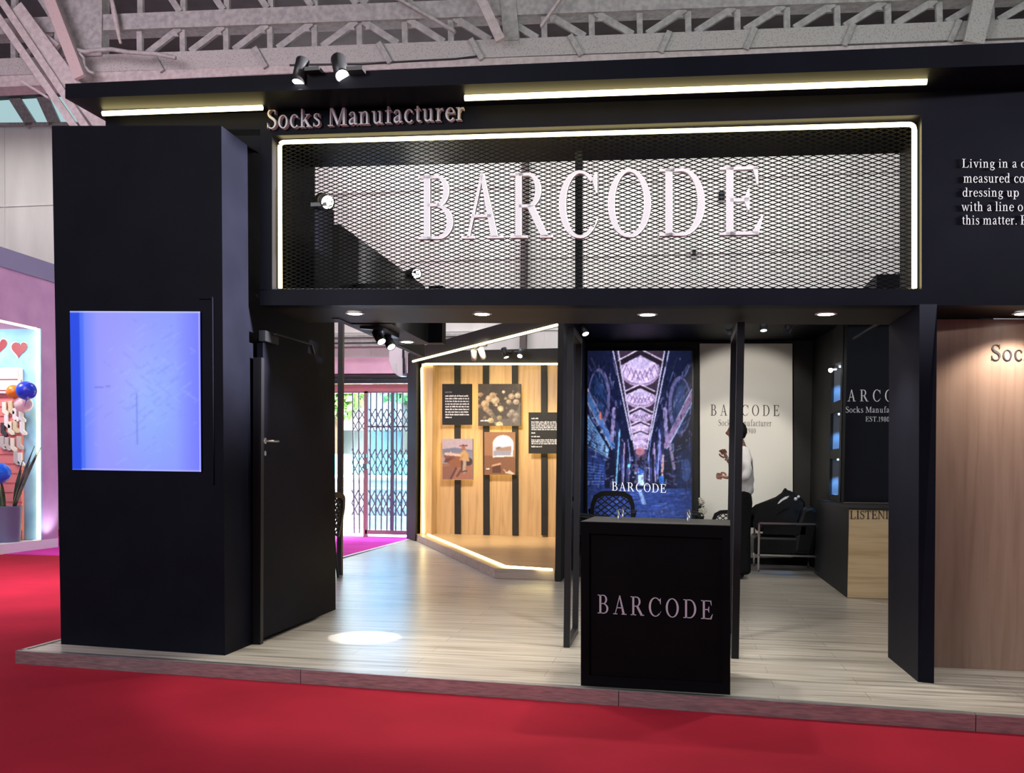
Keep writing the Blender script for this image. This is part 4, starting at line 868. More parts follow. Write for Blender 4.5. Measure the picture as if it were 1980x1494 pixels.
def horse(c):
    c.a[:] = (176, 160, 168); c.poly([(855, 868), (880, 865), (914, 870), (914, 884), (855, 884)], (112, 116, 140)); c.poly([(855, 876), (914, 872), (914, 895), (855, 896)], (138, 132, 146), .7)
    c.poly([(855, 896), (914, 892), (914, 927), (855, 927)], (150, 104, 84)); c.poly([(855, 902), (880, 900), (870, 927), (855, 927)], (120, 84, 74), .6)
    c.ell(885, 890, 20, 14, (138, 90, 62)); c.ell(870, 882, 11, 8, (124, 80, 62)); c.poly([(862, 886), (858, 894), (866, 894), (876, 884)], (96, 62, 56)); c.line((862, 877), (892, 880), 5, (205, 182, 168)); c.line((872, 875), (866, 879), 4, (196, 170, 158))
    c.line((882, 905), (872, 925), 4, (90, 58, 50)); c.line((894, 905), (884, 920), 4, (96, 62, 54)); c.ell(905, 892, 9, 8, (60, 50, 52))
    c.poly([(890, 876), (897, 868), (905, 876), (908, 892), (893, 890)], (190, 150, 96)); c.ell(896, 866, 3.6, 4.5, (150, 100, 80)); c.line((889, 862), (903, 861), 2.2, (112, 56, 50)); c.poly([(892, 862), (895, 858), (899, 860)], (120, 60, 52))
    c.line((896, 880), (890, 888), 3.5, (176, 136, 92)); c.line((899, 890), (897, 912), 6, (172, 152, 136)); c.line((893, 892), (893, 902), 3.5, (70, 52, 50)); c.line((893, 912), (902, 910), 3, (80, 60, 58)); c.speck(.12, 3); c.blur(1)
board('horse_picture', (855.5, 848, 914, 927.5), 'picture of a rider on a running horse, lower left of the oak display', 'picture', horse, 60, 80)
def arch(c):
    c.a[:] = (156, 112, 76); c.poly([(936, 880), (997, 884), (997, 917), (936, 917)], (118, 80, 56), .75)
    c.ell(973, 858, 20, 17, (238, 236, 240)); c.poly([(953, 858), (993, 858), (992, 882), (953.5, 884)], (238, 236, 240))
    c.poly([(953.5, 862), (989, 862), (988, 880), (954, 881)], (196, 200, 214)); c.ell(965, 867, 6, 3, (104, 92, 92)); c.poly([(957, 868), (972, 865), (989, 862), (989, 871), (960, 871)], (160, 132, 112)); c.poly([(954, 871), (989, 871), (988, 880), (954, 881)], (150, 152, 168))
    c.poly([(952, 898), (968, 895), (969, 914), (952, 914)], (84, 54, 40)); c.line((953, 900), (967, 896.5), 3.5, (204, 160, 128)); c.poly([(976, 914), (985, 909), (996, 916), (990, 917)], (220, 196, 180)); c.line((974, 907), (978, 912), 1.5, (220, 200, 180)); c.speck(.08, 4); c.blur(1)
o = board('arch_picture', (936.5, 835, 996.5, 917.5), 'brown picture of an arched opening onto water, lower middle of the oak display', 'picture', arch, 61, 82)
greek(o, [(940, 948, 907.5)], 2.4, gap=1.0)
o = board('text_board', (1022, 797, 1082, 876.5), 'charcoal text board at the right of the oak display, partly hidden by the partition', 'board')
greek(o, [(1027.5, 1041, 810)] + [(1027.5, 1078, 817 + 3.6 * k) for k in range(5)] + [(1027.5, 1036, 838)] + [(1027.5, 1044, 845)] + [(1027.5, 1078, 851.5 + 3.6 * k) for k in range(3)] + [(1027.5, 1048, 864.5)], 2.1)
lamp(None, 'display_beam_light', (-2.5, 6.6, 2.8), (-2.8, 9.0, .9), 420, 1.6, .8, (1, .86, .62), .15)

# ================================================================== partition and meeting corner
b = MB(); pf = onZ(1073, 1124); px1 = -1.18
b.box((pf.x, pf.y, 0), (px1, 9.35, 3.03)); struct(b.build('wall_partition', 'blackgrey'), 'black partition between the oak display and the meeting corner', 'wall')
WBY = 7.05
b = MB(); b.box((px1, WBY, 0), (1.80, WBY + .12, 2.96)); struct(b.build('wall_rear', 'blackgrey'), 'black rear wall of the meeting corner behind the screen', 'wall')
MC = 2.86
b = MB(); b.box((px1 - .2, 4.7, MC), (3.2, WBY + .12, MC + .1)); struct(b.build('ceiling_booth', 'black2'), 'black ceiling over the meeting corner', 'ceiling')
sx, sy = 1.79, 6.12
b = MB(); b.prism([Vector((1.70, WBY, 0)), Vector((sx, sy, 0)), Vector((sx + .12, sy + .04, 0)), Vector((1.82, WBY, 0))], (0, 0, MC)); struct(b.build('wall_right', 'blackgrey'), 'charcoal angled wall right of the white panel', 'wall')
for i_, (lp, tg) in enumerate((((.55, 4.9, MC - .06), (.85, WBY, 1.9)), ((1.15, 5.0, MC - .06), (.7, WBY, 1.0)), ((.9, 4.85, MC - .06), (1.0, 3.9, .0)))):  # spotlights added to brighten the white panel and the floor
    d_l = (Vector(tg) - Vector(lp)).normalized(); spotlight(Vector(lp) - Vector((0, 0, .12)), d_l, .04, .12, Vector(lp) + Vector((0, .03, .045)), ('left of three added ceiling spotlights brightening the white panel', 'middle of three added ceiling spotlights brightening the white panel', 'right added ceiling spotlight brightening the floor before the armchair')[i_], (78, 78, 60)[i_], (.95, .95, 1.5)[i_])
ml = onY(1132.5, 646, 4.95); spotlight(ml, (.35, -.45, -.82), .042, .13, Vector((ml.x - .05, 5.02, MC - .012)), 'small spotlight hanging from the ceiling left of the bazaar screen', 15, 1.0)
b = MB(); b.box((2.0, 4.72, 2.965), (2.7, 5.9, 3.22)); tag(b.build('ceiling_box', 'black'), 'black box on the booth ceiling at the lower right behind the mesh sign', 'box')
# picture screen
ms = empty('video_screen', onY(1237, 1003, WBY - .05), 'tall lit screen showing a vaulted bazaar passage behind the reception counter', 'screen')
def mp3(x, y, o_=0.0): return onY(x, y, WBY - .06 + o_)
b = MB(); b.prism([mp3(1133, 675, .002), mp3(1341, 675, .002), mp3(1342, 1008, .002), mp3(1133, 1006, .002)], (0, .055, 0)); b.build('casing', 'blackmetal', ms)
c = Canvas(1136, 678, 1338, 1003, 176, 284, (17, 22, 50))
lav = (196, 176, 232)
c.poly([(1136, 678), (1183, 678), (1222, 840), (1200, 890), (1136, 800)], (22, 28, 62)); c.poly([(1338, 678), (1292, 678), (1256, 850), (1290, 900), (1338, 800)], (20, 28, 62))
c.poly([(1191, 678), (1287, 678), (1252, 880), (1228, 880)], (58, 46, 66))
for cx, cy, rx, ry in ((1239, 714, 37, 27), (1239, 767, 29, 15.5), (1239, 801, 23, 10), (1239, 824, 19, 8), (1239, 842, 16, 7), (1239, 856, 13, 6), (1239, 867, 11, 5)):
    c.ell(cx, cy + 2, rx + 1, ry + 4, (170, 145, 190)); c.ell(cx, cy, rx, ry, (214, 192, 240)); c.ell(cx, cy + ry * .08, rx, ry, (120, 95, 140), .8, .90)
    c.ell(cx, cy - ry * .45, rx * .55, ry * .42, (190, 175, 222), .7)
    if rx > 20:
        for k in range(-3, 4):
            x_ = cx + k * rx * .24; y_ = cy + ry * (.52 - .05 * k * k)
            c.line((x_, y_ - ry * .42), (x_ + rx * .2, y_ + ry * .28), 1.3, (92, 72, 112), .8); c.line((x_, y_ - ry * .42), (x_ - rx * .2, y_ + ry * .28), 1.3, (92, 72, 112), .8)
for (x0, y0, xm, ym, x1, y1, w) in ((1197, 698, 1239, 676, 1281, 698, 9), (1211, 757, 1239, 744, 1267, 758, 5), (1216, 798, 1239, 787, 1262, 798, 3.5), (1221, 822, 1239, 814, 1257, 822, 2.6), (1224, 838, 1239, 832, 1254, 838, 2)):
    c.line((x0, y0 + w * .6), (xm, ym + w * .6), w, (36, 30, 44)); c.line((xm, ym + w * .6), (x1, y1 + w * .6), w, (36, 30, 44)); c.line((x0, y0 - 2), (xm, ym - 2), 2.2, (226, 206, 236)); c.line((xm, ym - 2), (x1, y1 - 2), 2.2, (226, 206, 236))
for a, e in (((1186, 678), (1222, 850)), ((1196, 678), (1228, 868)), ((1286, 678), (1252, 868)), ((1294, 678), (1258, 850))): c.line(a, e, 2.4, (206, 200, 240))
for s in (-1, 1):
    f_ = lambda x: 1237 + s * (x - 1237)
    c.ell(f_(1159), 768 if s > 0 else 783, 22, 56, (120, 115, 175), .85); c.ell(f_(1157), 768 if s > 0 else 783, 17.5, 50, (26, 46, 92)); c.ell(f_(1158), 765 if s > 0 else 780, 9, 38, (48, 76, 134), .6)
    c.line((f_(1136), 752), (f_(1190), 862), 3.2, (200, 190, 236)); c.line((f_(1136), 764), (f_(1187), 862), 9, (82, 128, 206) if s > 0 else (150, 120, 172)); c.line((f_(1136), 778), (f_(1184), 868), 2.6, (165, 190, 240))
    c.line((f_(1188), 790), (f_(1184), 850), 7, (150, 135, 190)); c.poly([(f_(1190), 812), (f_(1196), 815), (f_(1206), 900), (f_(1190), 900)], (34, 42, 84))
    c.line((f_(1199), 830), (f_(1192), 935), 3, (120, 190, 240) if s > 0 else (120, 120, 220)); c.line((f_(1208), 856), (f_(1206), 930), 2.6, (176, 150, 200)); c.line((f_(1215), 850), (f_(1222), 905), 2.2, (110, 125, 190))
    for k in range(6): c.line((f_(1204 + 3.6 * k), 880 + 6 * (k % 2)), (f_(1203 + 3.4 * k), 932), 1.6, ((70, 96, 180), (150, 140, 210), (20, 26, 56))[k % 3])
c.poly([(1136, 800), (1178, 868), (1178, 880), (1136, 858)], (96, 150, 232))
for k in range(9): c.line((1136, 806 + 7 * k), (1176, 868 + 2.0 * k), 1.4, (160, 208, 255)); c.line((1136, 809 + 7 * k), (1176, 870 + 2.0 * k), 1.2, (34, 60, 128))
c.poly([(1136, 862), (1172, 884), (1170, 945), (1136, 945)], (38, 58, 126))
for k in range(8): c.line((1136, 894 + 6 * k), (1168, 900 + 5 * k), 2, (84, 118, 212))
for k in range(5): c.ell(1147 + 8.5 * k, 808 + 13.5 * k, 3, 2, (150, 170, 220))
c.poly([(1338, 850), (1310, 880), (1308, 945), (1338, 945)], (24, 40, 84)); c.ell(1326, 908, 10, 22, (62, 86, 150), .8); c.line((1296, 858), (1304, 905), 6, (140, 128, 168)); c.line((1283, 880), (1281, 925), 4, (214, 170, 172)); c.poly([(1276, 920), (1284, 920), (1284, 934), (1274, 934)], (50, 120, 220)); c.line((1277, 840), (1272, 925), 3, (150, 160, 240))
c.ell(1162 , 803, 4, 9, (214, 130, 120))
c.poly([(1228, 868), (1252, 868), (1250, 935), (1230, 935)], (70, 66, 100)); c.ell(1239, 872, 9, 8, (190, 120, 140), .8); c.ell(1240, 895, 8, 10, (32, 30, 50)); c.poly([(1233, 905), (1246, 905), (1246, 916), (1233, 916)], (56, 110, 214)); c.poly([(1235, 918), (1245, 918), (1246, 938), (1234, 938)], (190, 228, 250)); c.ell(1217, 900, 3, 4, (130, 230, 250))
c.poly([(1136, 944), (1338, 944), (1338, 1003), (1136, 1003)], (44, 66, 138)); rs = np.random.RandomState(2)
for k in range(240):
    x_ = 1136 + rs.rand() * 202; y_ = 946 + rs.rand() * 57; l_ = 3 + rs.rand() * 14; cc = ((26, 42, 100), (72, 98, 176), (92, 118, 196), (34, 52, 116))[rs.randint(4)]; c.line((x_, y_), (x_ + l_, y_ + rs.randn() * 1), 1.4 + rs.rand(), cc, .6)
c.poly([(1234, 946), (1241, 946), (1251, 975), (1243, 975)], (146, 176, 226), .8); c.poly([(1136, 944), (1200, 944), (1150, 1003), (1136, 1003)], (30, 48, 110), .5)
rs = np.random.RandomState(12)
for k in range(520):                              # small stall goods, mouldings and glints that run to the vanishing point
    t = rs.rand() ** .7; sd = -1 if rs.rand() < .5 else 1; yy = 690 + rs.rand() * 250; xx = 1239 + sd * (14 + 88 * t)
    if abs(xx - 1239) < 16 + 34 * (930 - yy) / 250: continue
    dx, dy = (1239 - xx) * .06, (905 - yy) * .06; q = 1 + rs.rand() * 1.2
    cc = ((10, 14, 34), (12, 18, 44), (52, 66, 126), (120, 116, 176), (150, 160, 220), (34, 52, 112), (16, 22, 52), (84, 78, 120))[rs.randint(8)]
    if rs.rand() < .45: c.line((xx, yy), (xx + dx * q, yy + dy * q), 1.2 + rs.rand() * 1.5, cc, .6)
    else: c.line((xx, yy), (xx + rs.randn() * .8, yy + 3 + rs.rand() * 12), 1.1 + rs.rand() * 2, cc, .6)
for k in range(60):
    yy = 880 + rs.rand() * 60; xx = 1222 + rs.rand() * 34; c.ell(xx, yy, 1 + rs.rand() * 1.6, 1 + rs.rand() * 2, ((20, 24, 46), (170, 180, 240), (120, 90, 130), (60, 80, 150))[rs.randint(4)], .8)
vg = np.clip(np.abs(c.X - 1239) / 101, 0, 1)[..., None]; c.a *= (1.02 - .30 * vg ** 2)
c.speck(.28, 6); c.speck(.25, 9, 3, 5); c.blur(1)
c.build('picture', [mp3(1136, 678), mp3(1338, 678), mp3(1338, 1003), mp3(1136, 1003)], colour_grid('video_screen_glow', emit=1.15), ms)
text_mesh('caption', 'BARCODE', Quad(mp3(1183, 931, -.002), mp3(1288, 936, -.002), mp3(1288, 952.5, -.002), mp3(1183, 948, -.002)), .002, emis('screen_white', (.9, .92, 1, 1), 1.1), ms, .16)
# white panel
wp_ = empty('white_panel', onY(1443, 1090, WBY - .03), 'tall plain white sign panel on the rear wall behind the standing man', 'sign panel')
wz = lambda x, y, o_=0.0: onY(x, y, WBY - .05 + o_)
b = MB(); b.prism([wz(1353, 664), wz(1532, 664), wz(1533, 1078), wz(1354, 1078)], (0, .045, 0)); b.build('panel', mat('white_panel_face', (.80, .78, .73, 1), .55), wp_)
text_mesh('lettering', 'BARCODE', Quad(wz(1374, 782, -.001), wz(1507, 783, -.001), wz(1507, 804, -.001), wz(1374, 803, -.001)), .003, 'ink', wp_, .45)
text_mesh('lettering', 'Socks Manufacturer', Quad(wz(1389, 811, -.001), wz(1492, 811.5, -.001), wz(1492, 824, -.001), wz(1389, 823, -.001)), .002, 'ink', wp_, .07)
text_mesh('lettering', 'EST.1980', Quad(wz(1420, 827, -.001), wz(1461.5, 828, -.001), wz(1461.5, 838, -.001), wz(1420, 837, -.001)), .002, 'ink', wp_, .06)
# niche wall, gloss board, listening counter
nX = 1.79; nY0, nY1 = 5.295, sy; NB = .866; gY = 5.30
def nx(x, y): return onX(x, y, nX)
ya, yb = nx(1624, 800).y, nx(1606, 800).y
b = MB(); b.box((nX, yb, NB), (nX + .03, nY1 - .01, MC)); b.box((nX, nY0, NB), (nX + .03, ya, MC))
rows = [(705, 777), (797, 868), (886, 957)]; prev = MC
zs = [(onX(1614, a, nX).z, onX(1614, e, nX).z) for a, e in rows]
for zt, zbm in zs: b.box((nX, ya, zt), (nX + .03, yb, prev)); prev = zbm
b.box((nX, ya, NB), (nX + .03, yb, prev)); struct(b.build('wall_niche', 'blackgrey'), 'black wall with three small blue lit niches', 'wall')
niche_names = ('top', 'middle', 'bottom')
for i, (zt, zbm) in enumerate(zs):
    o = empty('lit_niche', (nX + .2, (ya + yb) / 2, zbm), niche_names[i] + ' one of three blue lit niches in the black side wall', 'niche', 'blue lit wall niches')
    b = MB(); b.box((nX + .26, ya, zbm), (nX + .28, yb, zt)); b.box((nX + .031, ya - .02, zbm - .02), (nX + .28, yb + .02, zbm)); b.box((nX + .031, ya - .02, zt), (nX + .28, yb + .02, zt + .02)); b.box((nX + .031, ya - .02, zbm), (nX + .28, ya, zt)); b.box((nX + .031, yb, zbm), (nX + .28, yb + .02, zt))
    b.build('box', mat('niche_lining', (.22, .23, .25, 1), .6), o)
    lp = Vector((nX + .085, yb - .11, zt - .02)); b = MB(); b.lathe([(.02, 0), (.02, .02)], lp, (0, 0, 1), 12); b.build('lamp', emis('niche_lamp', (.5, .75, 1, 1), 4), o)
    lamp(o, 'niche_beam', lp - Vector((0, 0, .01)), lp + Vector((-.02, .10, -1)), 26, .9, .6, (.16, .44, 1.0), .01)
b = MB(); b.lathe([(.022, 0), (.025, .02)], onX(1607, 715, nX - .04), (-.6, -1, -.4), 14); b.tube([onX(1607, 715, nX - .04), onX(1607, 715, nX - .04) + Vector((.06, .02, .01))], .008, 6); tag(b.build('mini_spotlight', 'lens'), 'tiny bright spotlight beside the top blue niche', 'spotlight')

b = MB(); b.box((nX - .0, gY, .87), (3.3, gY + .05, MC)); gb = tag(b.build('gloss_board', 'gloss'), 'glossy black sign board above the listening counter', 'sign board')
gp = lambda x, y: onY(x, y, gY - .001)
text_mesh('lettering', 'BARCODE', Quad(gp(1617, 753), gp(1773, 753.5), gp(1773, 776.5), gp(1617, 775.5)), .004, 'print', gb, .50)
clip = [o_ for o_ in gb.children if o_.name.startswith('lettering')][0].data; bmc = bmesh.new(); bmc.from_mesh(clip)
bmesh.ops.bisect_plane(bmc, geom=bmc.verts[:] + bmc.edges[:] + bmc.faces[:], plane_co=Vector((nX + .004, 0, 0)) - ORG[gb.name], plane_no=(1, 0, 0), clear_inner=True); bmc.to_mesh(clip); bmc.free()
textline('lettering', 'Socks Manufacturer', 'Socks Manufa', 1635, 1720, 786, 797.5, gp, .003, 'print', gb, .06)
text_mesh('lettering', 'EST.1980', Quad(gp(1673.5, 805), gp(1719.5, 805.5), gp(1719.5, 815), gp(1673.5, 814.5)), .003, 'print', gb, .06)
b = MB(); b.bar(onY(1650, 655, 4.2), onY(1700, 625, 2.9), .02, .02); tag(b.build('reflection_bar', 'blackgrey'), 'thin grey bar standing in for a slanting reflection in the gloss board', 'rail')  # bar added in place of a slanting light reflection
c0 = onZ(1638, 1155.5); CX0 = c0.x; CYf = c0.y; zc = onY(1640, 981, CYf).z
lc = empty('listening_counter', (CX0 + .7, CYf, 0), 'counter with a yellow oak front and black sides by the right pillar', 'counter')
b = MB(); b.box((CX0, CYf + .02, 0), (3.3, sy - .05, zc - .02)); b.box((CX0 - .0, CYf, zc - .02), (3.3, gY, zc)); b.box((CX0, gY, zc - .02), (nX, sy - .05, zc)); b.build('body', 'blackgrey', lc)
b = MB(); b.box((CX0 + .004, CYf, .004), (3.3, CYf + .02, zc - .022)); b.build('front_panel', 'oakh', lc)
textline('lettering', 'LISTENING', 'LISTENI', 1643.5, 1718.5, 987, 1003, lambda x, y: onY(x, y, CYf - .001), .004, 'ink', lc, .05)
p_ = onZ(1692, 970, zc); b = MB(); b.box((p_.x - .13, p_.y - .08, zc), (p_.x + .13, p_.y + .08, zc + .012)); b.box((p_.x - .12, p_.y - .07, zc + .012), (p_.x + .14, p_.y + .07, zc + .022)); tag(b.build('brochure', 'print'), 'small stack of white leaflets on the listening counter', 'leaflet')

# ================================================================== reception counter
c1, c2 = onZ(1123, 1325), onZ(1412, 1343); RP = Plane((c1.x, c1.y), (c2.x, c2.y))
ztl, ztr = RP.at(1123, 1009).z, RP.at(1412, 1017).z; zt = (ztl + ztr) / 2
dep = ((onZ(1144, 998, zt) - RP.at(1123, 1009)).dot(RP.n) + (onZ(1401, 1007, zt) - RP.at(1412, 1017)).dot(RP.n)) / 2
rc = empty('reception_counter', (c1 + c2) / 2, 'matte black reception counter with white lettering at the entrance', 'counter')
f0 = [RP.at(1123, 1325), RP.at(1412, 1343), RP.at(1412, 1017), RP.at(1123, 1009)]
inn = [RP.at(1139, 1305), RP.at(1397, 1320), RP.at(1397, 1040), RP.at(1139, 1031)]
b = MB(); b.prism([p + RP.n * .02 for p in f0], RP.n * (dep - .02)); b.build('body', 'black2', rc)
b = MB()
for i in range(4): b.prism([f0[i], f0[(i + 1) % 4], inn[(i + 1) % 4], inn[i]], RP.n * .02)
b.build('front_border', 'black2', rc)
b = MB(); tp4 = [f0[3], f0[2], f0[2] + RP.n * dep, f0[3] + RP.n * dep]
b.prism([p + Vector((0, 0, .001)) for p in tp4], (0, 0, .003)); b.build('worktop', mat('grey_worktop', (.040, .039, .037, 1), .5, spec=.2), rc)
text_mesh('lettering', 'BARCODE', Quad(RP.at(1156, 1149, .019), RP.at(1378, 1161, .019), RP.at(1378, 1197, .019), RP.at(1156, 1185, .019)), .006, mat('lilac_white_print', (.50, .44, .52, 1), .5), rc, .30)
gs = empty('glass_shelf', f0[3].lerp(f0[2], .5) + RP.n * dep * .5 + Vector((0, 0, .004)), 'clear glass plate on chrome standoffs on the reception counter', 'glass shelf')
sa = [onZ(1196, 1006, zt), onZ(1330, 1010, zt)]
for p in (sa[0], sa[1], sa[0] + RP.n * dep * .42, sa[1] + RP.n * dep * .42):
    b = MB(); b.lathe([(.007, .004), (.007, .046), (.005, .047), (.008, .053), (.008, .064)], p, (0, 0, 1), 14); b.build('standoff', 'chrome', gs)
u = (sa[1] - sa[0]).normalized()
gpp = [sa[0] - u * .04 - RP.n * .03, sa[1] + u * .05 - RP.n * .03, sa[1] + u * .05 + RP.n * dep * .5, sa[0] - u * .04 + RP.n * dep * .5]
b = MB(); b.prism([p + Vector((0, 0, .047)) for p in gpp], (0, 0, .006)); b.build('plate', 'glass', gs)
# ================================================================== chairs
def make_chair(name='lattice_chair'):
    o = empty(name, (0, 0, 0), '', 'chair')
    yb_ = lambda z: -.20 - .16 * (z - .44)
    fp = [(-.225, .42), (-.25, .58), (-.245, .74), (-.21, .84), (-.13, .885), (0, .895), (.13, .885), (.21, .84), (.245, .74), (.25, .58), (.225, .42)]
    inn_ = [(-.19, .44), (-.205, .58), (-.20, .72), (-.165, .80), (-.11, .83), (0, .835), (.11, .83), (.165, .80), (.20, .72), (.205, .58), (.19, .44)]
    b = MB()
    for i in range(len(fp) - 1):
        q = [fp[i], fp[i + 1], inn_[i + 1], inn_[i]]
        b.prism([Vector((x, yb_(z), z)) for x, z in q], (0, -.028, 0))
    b.build('backrest_frame', 'plastic', o)
    b = MB()
    def inside(x, z):
        c_ = False
        for i in range(len(inn_)):
            xa, za = inn_[i]; xb, zb_ = inn_[(i + 1) % len(inn_)]
            if (za > z) != (zb_ > z) and x < (xb - xa) * (z - za) / (zb_ - za) + xa: c_ = not c_
        return c_
    for s in (-1, 1):
        for k in range(-6, 7):
            x0 = k * .085; pts = [(x0 + s * (t / 60 - .5) * .52, .44 + .40 * t / 60) for t in range(61)]
            ins = [p for p in pts if inside(*p)]
            if len(ins) > 3:
                a, c_ = ins[0], ins[-1]; b.bar(Vector((a[0], yb_(a[1]) - .012, a[1])), Vector((c_[0], yb_(c_[1]) - .012, c_[1])), .013, .013)
    b.build('lattice', 'plastic', o)
    b = MB(); rim = []
    for k in range(28):
        t = 2 * PI * k / 28; cx = abs(math.cos(t)) ** .5 * (1 if math.cos(t) > 0 else -1); sy_ = abs(math.sin(t)) ** .5 * (1 if math.sin(t) > 0 else -1)
        rim.append(Vector((.245 * cx, .02 + .225 * sy_, .43)))
    b.prism(rim, (0, 0, .035)); b.build('seat', 'plastic', o, .008)
    b = MB()
    for s in (-1, 1): b.tube([Vector((s * .235, yb_(.68), .68)), Vector((s * .262, -.05, .66)), Vector((s * .262, .12, .645)), Vector((s * .25, .19, .60)), Vector((s * .235, .20, .45))], .017, 8)
    b.build('armrest', 'plastic', o)
    for sx_, sy2 in ((-1, -1), (1, -1), (1, 1), (-1, 1)):
        b = MB(); b.tube([Vector((sx_ * .20, .02 + sy2 * .18, .44)), Vector((sx_ * .235, .02 + sy2 * .225, 0.0))], [.02, .013], 8); b.build('leg', 'plastic', o)
    return o
ch = make_chair()
for i, (x, y, rz, s, lab) in enumerate(((-.74, 6.05, 0.06, 1.06, 'black lattice-backed chair in front of the bazaar screen'), (-.86, 5.25, -1.45, 1.0, 'black lattice-backed chair by the partition, left of the reception counter'),
                                       (-3.80, 4.02, 1.50, 1.04, 'black lattice-backed chair beside the slender steel post'), (.62, 6.28, .1, .82, 'black lattice-backed chair mostly hidden behind the standing man'))):
    c = ch if i == 0 else copy_tree(ch)
    c.location = (x, y, 0); c.rotation_euler = (0, 0, rz); c.scale = (s, s, s); tag(c, lab, 'chair', 'black lattice-backed chairs')
b = MB(); w0 = [onY(x, y, 5.02) for x, y in ((1119, 1038), (1118.5, 1048), (1116, 1058), (1115, 1070))]
b.tube(w0, .009, 6); b.tube([w0[-1], w0[-1] - Vector((0, 0, .07))], .03, 8); b.tube([onY(x, y, 5.02) for x, y in ((1114, 1042), (1112, 1052), (1113, 1062), (1112, 1085), (1113, 1112))], .008, 6)
tag(b.build('power_cable', 'print'), 'white power cable with a plug hanging under the chair by the partition', 'cable')

# armchairs
def make_armchair(ox, oy):
    o = empty('armchair', (ox, oy, 0), '', 'armchair')
    W_, D_, Hh = .66, .66, .58
    for yy in (0, D_):
        b = MB(); t = .022
        for p, q in (((0, yy, 0), (0, yy, Hh)), ((W_, yy, 0), (W_, yy, Hh)), ((0, yy, Hh), (W_, yy, Hh)), ((0, yy, t / 2), (W_, yy, t / 2)), ((0, yy, .20), (W_, yy, .20))):
            b.bar(Vector((ox, oy, 0)) + Vector(p), Vector((ox, oy, 0)) + Vector(q), t, t)
        b.build('side_frame', 'chrome', o)
    b = MB(); b.box((ox - .05, oy + .03, .20), (ox + .47, oy + D_ - .03, .42)); b.build('seat_cushion', 'leather', o, .035)
    b = MB(); pr = [(.40, .22), (.62, .22), (.70, .60), (.68, .74), (.60, .79), (.50, .76), (.45, .60)]
    b.prism([Vector((ox + x, oy + .02, z)) for x, z in pr], (0, D_ - .04, 0)); b.build('back_cushion', 'leather', o, .045)
    b = MB(); b.box((ox + .05, oy + .02, .44), (ox + .55, oy + .07, .56)); b.box((ox + .05, oy + D_ - .07, .44), (ox + .55, oy + D_ - .02, .56)); b.build('arm_pad', 'leather', o, .012)
    return o
a0 = onZ(1466, 1105); am = make_armchair(a0.x, a0.y); tag(am, 'black leather armchair with square chrome side frames by the charcoal wall', 'armchair')
# jacket slung over the armchair
jk = empty('jacket', (1.25, 6.45, .57), 'black jacket thrown over the arm and back of the leather armchair', 'jacket')
prof = [(1452, 994), (1456, 982), (1466, 974), (1482, 968), (1498, 960), (1507, 954), (1513, 946), (1520, 946), (1530, 951), (1540, 954), (1548, 960), (1552, 972)]
rn = random.Random(9); g_ = []
for i, (x, y) in enumerate(prof):
    top = onY(x, y, 6.52); row = []
    for k in range(13):
        t = k / 12.0; yy = 6.20 + .62 * t; base_ = .50 if 0 < i < len(prof) - 1 else top.z - .1
        h = math.sin(PI * min(max((t - .0) / 1.0, 0), 1)) ** .55
        fold = .016 * math.sin(t * 17 + i * .9) + .010 * rn.uniform(-1, 1)
        row.append(Vector((top.x + .03 * math.sin(t * 5 + i), yy, base_ + (top.z - base_) * h + fold * h)))
    g_.append(row)
vs = [p for r in g_ for p in r]; n13 = 13; fs = [(i * n13 + k, i * n13 + k + 1, (i + 1) * n13 + k + 1, (i + 1) * n13 + k) for i in range(len(prof) - 1) for k in range(12)]
b = MB(); b.add(vs, fs, True); b.add([p - Vector((0, 0, .02)) for p in vs], [f[::-1] for f in fs], True); jb = b.build('shell', 'cloth', jk)
b = MB(); b.prism([onY(x, y, 6.17) for x, y in ((1503, 974), (1509, 966), (1518, 960), (1526, 958.5), (1522, 963), (1513, 967.5), (1507, 972.5))], (0, -.012, 0)); b.build('white_lining', 'print', jk)
b = MB(); b.ball(onY(1538.5, 964.5, 6.15), .022, 10, 6); b.ball(onY(1544, 960, 6.15), .017, 10, 6); b.build('white_badge', 'print', jk)
# vase of white flowers beside the screen
vp = onY(1356, 1000, 6.75); vp.z = 0
vs_ = empty('flower_vase', (vp.x - .02, vp.y, 0), 'tall slim vase of white flowers at the right foot of the bazaar screen', 'vase')
b = MB(); b.lathe([(.07, 0), (.09, .03), (.055, .3), (.045, .55), (.06, .62)], (vp.x - .02, vp.y, 0), (0, 0, 1), 20); b.build('vase', 'plastic', vs_)
b = MB(); rn = random.Random(2); st_ = []
for k in range(9):
    tip = onY(1353 + rn.uniform(-2, 9), 976 + rn.uniform(-14, 14), vp.y - .06 + rn.uniform(-.04, .04)); st_.append(tip); b.tube([(vp.x - .02, vp.y, .6), (Vector((vp.x - .02, vp.y, .6)) + tip) / 2 + Vector((0, 0, .03)), tip], .004, 5)
    a = Vector((rn.uniform(-1, 1), rn.uniform(-.3, .3), rn.uniform(-.5, 1))).normalized() * .05; b.add([tip - Vector((0, 0, .06)), tip + a * .5 + Vector((.015, 0, -.05)), tip + a - Vector((0, 0, .04)), tip + a * .5 - Vector((.015, 0, .05))], [(0, 1, 2, 3)])
b.build('stems', 'leaf', vs_)
for tip in st_[:7]:
    b = MB(); b.ball(tip, .026, 10, 6, (1, 1, .8))
    for k in range(5): b.ball(tip + Vector((.02 * math.cos(k * 1.257), -.01, .02 * math.sin(k * 1.257))), .016, 8, 5)
    b.build('bloom', mat('ivory_petal', (.78, .74, .62, 1), .7), vs_)

